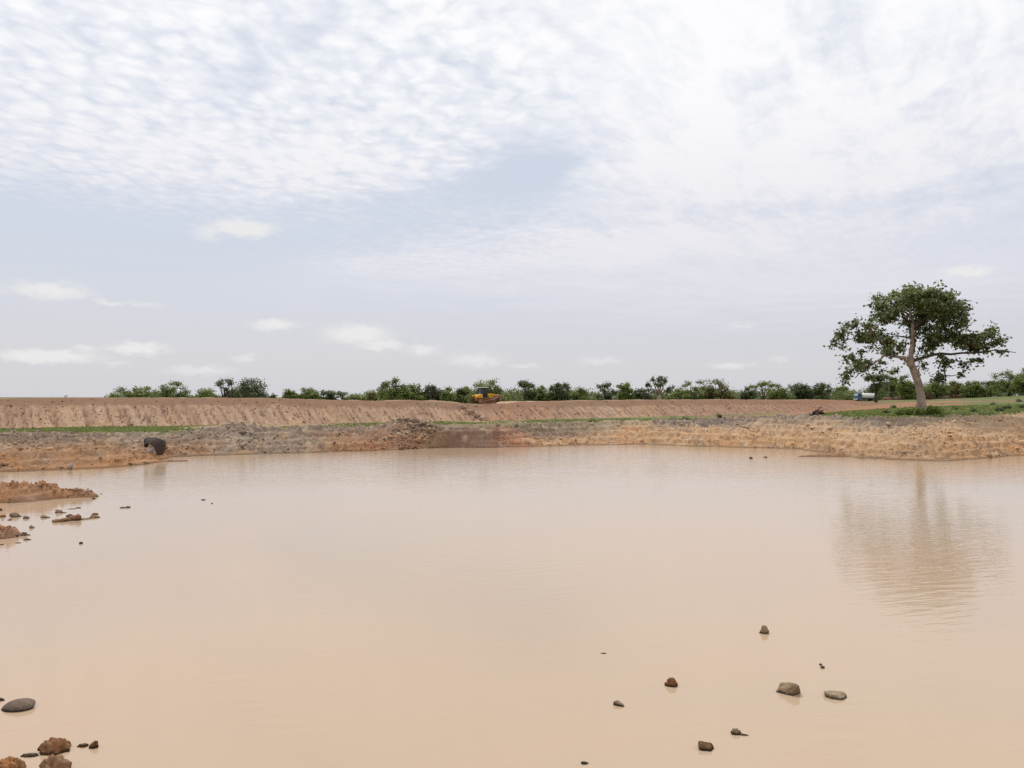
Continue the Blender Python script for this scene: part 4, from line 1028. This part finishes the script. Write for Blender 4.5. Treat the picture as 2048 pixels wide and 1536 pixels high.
# ================================================================== machines
M_YEL = simple_mat('yellow_paint', (246, 178, 42), .72, .45, .10, 2.0, spec=.4, dirt=(190, 140, 96), dirt_amt=.3)
M_DUST = simple_mat('dusty_steel', (176, 132, 108), .62, .8, .18, 3.0, dirt=(110, 84, 72), dirt_amt=.4)
M_TRACK = simple_mat('track_steel', (120, 88, 74), .55, .8, .3, 6.0, dirt=(64, 52, 48), dirt_amt=.4)
M_BLACK = simple_mat('black_paint', (38, 38, 42), .7, .5, .2, 3.0)
M_WHITE = simple_mat('white_paint', (232, 230, 226), .75, .4, .05, 1.5, spec=.4, dirt=(190, 160, 130), dirt_amt=.1)
M_BLUE = simple_mat('blue_paint', (84, 110, 150), .58, .4, .1, 2.0, spec=.4)
M_RUB = simple_mat('rubber', (40, 38, 36), .6, .9, .2, 5.0)
M_GLASS = simple_mat('dark_glass', (52, 56, 60), .6, .15, .1, 1.0, spec=.6)
def bulldozer():
    x, y, z = on_dam(982, 2.6)
    root = empty('bulldozer', (x, y, z), math.atan2(DT.y, DT.x)); tag(root, 'yellow crawler bulldozer with black cab and raised blade on the dam crest', 'bulldozer')
    for sy in (-1, 1):
        y0 = sy * 1.0; t = MB()
        L, h = 1.55, 0.52                                      # stadium loop of track plates
        ring = []
        for i in range(44):
            u = i / 44 * (4 * L + 2 * math.pi * h)
            if u < 2 * L: p, nn = (-L + u, 0.0), (0, -1)
            elif u < 2 * L + math.pi * h: a = (u - 2 * L) / h; p, nn = (L + math.sin(a) * h, h - math.cos(a) * h), (math.sin(a), -math.cos(a))
            elif u < 4 * L + math.pi * h: p, nn = (L - (u - 2 * L - math.pi * h), 2 * h), (0, 1)
            else: a = (u - 4 * L - math.pi * h) / h; p, nn = (-L - math.sin(a) * h, h + math.cos(a) * h), (-math.sin(a), math.cos(a))
            ang = math.atan2(nn[0], -nn[1]); t.box((p[0], y0, p[1] + 0.03), (.155, .56, .07), Matrix.Rotation(-ang, 3, 'Y'))
            t.box((p[0] + nn[0] * .05, y0, p[1] + .03 + nn[1] * .05), (.03, .56, .08), Matrix.Rotation(-ang, 3, 'Y'))
        tr = t.build('track', M_TRACK, root)
        fr = MB().box((0, y0, .5), (2.9, .34, .42), bev=.08)
        for k in range(6): fr.tube([(-1.2 + k * .48, y0 - .2, .22), (-1.2 + k * .48, y0 + .2, .22)], .17, 12)
        fr.build('roller_frame', M_DUST, tr)
        sp = MB(); sp.tube([(-1.55, y0 - .24, .55), (-1.55, y0 + .24, .55)], .44, 16); sp.build('sprocket', M_DUST, tr)
        idl = MB(); idl.tube([(1.55, y0 - .24, .55), (1.55, y0 + .24, .55)], .42, 16); idl.build('idler', M_DUST, tr)
        MB().prism([(-1.75, 1.18), (1.1, 1.18), (1.35, 1.02), (1.35, .96), (-1.75, 1.08)], y0 - .34, y0 + .34).build('fender', M_DUST, root)
        MB().tube([(-.35, sy * 1.42, .62), (1.2, sy * 1.44, .78), (2.15, sy * 1.42, 1.25), (2.55, sy * 1.36, 1.62)], [.13, .14, .14, .12], 8).build('push_arm', M_DUST, root)
        MB().tube([(1.1, sy * .62, 1.75), (1.75, sy * .66, 1.72)], .09, 8).tube([(1.7, sy * .66, 1.72), (2.45, sy * .7, 1.75)], .05, 8).build('lift_cylinder', M_YEL, root)
    MB().box((-.2, 0, .82), (3.3, 1.35, .62), bev=.1).build('chassis', M_YEL, root)
    h = MB().prism([(.25, 1.0), (.25, 2.05), (1.2, 2.0), (1.72, 1.9), (1.8, 1.75), (1.8, .85), (1.5, .72), (.25, .72)], -.52, .52); h.build('hood', M_YEL, root)
    MB().box((1.82, 0, 1.35), (.06, .86, .8), bev=.02).build('grille', M_BLACK, root)
    MB().prism([(-1.8, 1.05), (-1.8, 1.62), (-1.55, 1.78), (-.9, 1.78), (-.9, 1.05)], -1.0, 1.0).build('fuel_tank', M_YEL, root)
    MB().box((-1.35, -.72, 1.84), (.5, .4, .14), bev=.03).build('tool_box', M_WHITE, root)
    MB().box((-.15, -1.0, 1.36), (1.0, .35, .3), bev=.04).build('side_panel', M_BLACK, root)
    cab = MB()
    cab.box((-.35, 0, 1.55), (1.35, 1.35, .75), bev=.05)
    for cx in (-.98, -.32, .28):
        for cy in (-.64, .64): cab.box((cx, cy, 2.48), (.10, .10, 1.2))
    cab.box((-.35, 0, 3.04), (1.4, 1.42, .10)); c = cab.build('cab', M_BLACK, root)
    MB().box((-.65, -.645, 2.46), (.54, .03, 1.02)).build('window', M_GLASS, c); MB().box((-.02, -.645, 2.46), (.48, .03, 1.02)).build('window', M_GLASS, c)
    MB().box((-.65, .645, 2.46), (.54, .03, 1.02)).build('window', M_GLASS, c); MB().box((-.02, .645, 2.46), (.48, .03, 1.02)).build('window', M_GLASS, c)
    MB().box((-1.0, 0, 2.46), (.03, 1.14, 1.02)).build('window', M_GLASS, c); MB().box((.29, 0, 2.46), (.03, 1.14, 1.02)).build('window', M_GLASS, c)
    MB().box((-.45, 0, 3.16), (1.75, 1.62, .14), bev=.05).build('roof', M_WHITE, c)
    MB().tube([(.85, -.3, 1.95), (.85, -.3, 2.55), (.8, -.3, 2.68)], .07, 10).build('exhaust_pipe', M_BLACK, root)
    bl = MB(); prof = [(2.62, .62), (2.52, .85), (2.48, 1.15), (2.52, 1.5), (2.64, 1.82), (2.72, 1.8), (2.60, 1.5), (2.56, 1.15), (2.60, .86), (2.72, .60)]
    bl.prism(prof, -1.72, 1.72); bld = bl.build('blade', M_DUST, root)
    MB().box((2.69, 0, .58), (.08, 3.4, .2), Matrix.Rotation(-.35, 3, 'Y')).build('cutting_edge', M_TRACK, bld)
    for sy in (-1, 1): MB().prism([(2.46, .6), (2.44, 1.6), (2.7, 1.85), (2.78, .6)], sy * 1.72 - .025, sy * 1.72 + .025).build('end_plate', M_DUST, bld)
    rp = MB().box((-2.15, 0, 1.25), (.5, 1.5, .34), bev=.05)
    for sy in (-1, 1): rp.tube([(-1.7, sy * .55, 1.45), (-2.3, sy * .6, 1.32)], .1, 8); rp.tube([(-1.7, sy * .5, .95), (-2.3, sy * .55, 1.08)], .09, 8); rp.box((-2.35, sy * .45, 1.5), (.3, .22, .3), bev=.05)
    r = rp.build('ripper', M_YEL, root)
    for sy in (-.6, 0, .6): MB().prism([(-2.5, 1.5), (-2.62, .9), (-2.5, .45), (-2.2, .2), (-2.32, .5), (-2.4, .9), (-2.28, 1.5)], sy - .06, sy + .06).build('shank', M_TRACK, r)
bulldozer()
def tanker():
    Y = 296.0; X = (1731.5 - 1024) / F * Y
    z = ztop(X, Y); root = empty('tanker_truck', (X, Y, z + .02), R(180 + 12)); tag(root, 'tanker truck with blue cab and long white cylindrical tank parked at the dam end', 'truck')
    # x forward
    MB().box((-.4, 0, .82), (8.2, .9, .28)).build('chassis', M_BLACK, root)
    c = MB().prism([(2.45, .6), (2.45, 2.75), (2.6, 2.9), (3.85, 2.9), (4.2, 2.0), (4.3, 1.4), (4.3, .6)], -1.2, 1.2).build('cab', M_BLUE, root)
    MB().prism([(4.19, 2.08), (3.92, 2.74), (3.96, 2.76), (4.23, 2.09)], -1.05, 1.05).build('windscreen', simple_mat('pale_glass', (186, 204, 222), .6, .1, .05, 1, spec=.6), c)
    for sy in (-1, 1): MB().prism([(2.75, 1.95), (2.75, 2.6), (3.75, 2.6), (3.98, 1.95)], sy * 1.2 - .02, sy * 1.2 + .02).build('side_window', M_GLASS, c)
    MB().box((4.33, 0, .72), (.14, 2.4, .36), bev=.04).build('bumper', M_WHITE, c)
    for sy in (-1, 1): MB().box((4.32, sy * .9, 1.08), (.05, .3, .2)).build('headlight', M_WHITE, c)
    xs = [-4.35, -4.3, -4.1, 1.95, 2.15, 2.2]; t = MB(); t.tube([(x, 0, 1.98) for x in xs], [.55, .8, .98, .98, .8, .55], 24)
    tk = t.build('tank', M_WHITE, root, smooth=True)
    for x in (-3.6, -1.0, 1.4): MB().box((x, 0, 1.08), (.2, 1.5, .3)).build('cradle', M_BLACK, tk)
    MB().tube([(-1.0, 0, 2.92), (-1.0, 0, 3.1)], .28, 12).build('hatch', M_WHITE, tk)
    MB().tube([(.6, -.7, .98), (-.6, -.7, .98)], .24, 10).build('fuel_tank', M_DUST, root)
    for x in (3.3, -2.2, -3.4):
        for sy in (-1, 1):
            w = MB().tube([(x, sy * .82, .5), (x, sy * 1.14, .5)], .5, 20).build('wheel', M_RUB, root)
            MB().tube([(x, sy * .9, .5), (x, sy * 1.15, .5)], .24, 14).build('rim', M_DUST, w)
tanker()
def scoop():
    Yg = np.arange(66, 90, .1); rows = Y0 + F * (H - height((312 - 1024) / F * Yg, Yg)) / Yg
    Y = float(Yg[np.argmax(rows < 909)]) + .15; k = Y / F; X = (308 - 1024) / F * Y; zb = H - (908 - Y0) * k
    land_stone(303, 903, 14, 9, (214, 210, 208), 'whitish stone lying under the dark arched scoop', Y + .1, 902)
    def q(cx, cy, d): return ((cx - 820) / 17.07 * k * .93, d, (900 - cy) / 17.07 * k * .93)
    root = empty('metal_scoop', (X, Y, zb)); tag(root, 'dark rusty curved metal scoop standing arched open on the left bank', 'scoop')
    m = simple_mat('rusty_iron', (84, 66, 52), .48, .6, .25, 2.0, spec=.4, dirt=(58, 46, 42), dirt_amt=.5)
    outer = [(450, 335), (560, 300), (760, 290), (900, 300), (1050, 350), (1150, 400), (1180, 540), (1170, 680), (1130, 800), (1080, 900)]
    inner = [(520, 610), (570, 520), (630, 490), (700, 490), (770, 530), (840, 600), (890, 680), (930, 770), (960, 850), (980, 900)]
    n = len(outer); vs, fs = [], []
    # a bent shell: front rim (arched), back rim set behind, with plate thickness
    for i in range(n):
        o, a = outer[i], inner[i]
        mid = ((o[0] * .55 + a[0] * .45), (o[1] * .55 + a[1] * .45))
        vs += [q(a[0], a[1], -.30), q(mid[0], mid[1] + 10, -.10), q(o[0], o[1], .15), q(o[0] + 6, o[1] + 15, 0.55), q(o[0] - 8, o[1] + 40, 0.6), q(mid[0], mid[1] + 60, .4), q(a[0], a[1] + 30, -.22)]
    w = 7
    for i in range(n - 1):
        for j in range(w): jj = (j + 1) % w; fs.append((i * w + j, i * w + jj, (i + 1) * w + jj, (i + 1) * w + j))
    fs += [tuple(range(w - 1, -1, -1)), tuple(range((n - 1) * w, n * w))]
    MB().add(vs, fs).build('shell', m, root, smooth=False)
    MB().add([q(440, 335, .2), q(470, 400, -.1), q(530, 650, -.25), q(570, 660, -.1), q(600, 500, .3), q(560, 330, .4), q(520, 650, .6), q(450, 400, .6)],
             [(0, 1, 2, 7), (1, 4, 3, 2), (0, 5, 4, 1), (2, 3, 6), (3, 4, 5, 6), (0, 7, 6, 5), (2, 6, 7)]).build('side_plate', m, root)
scoop()
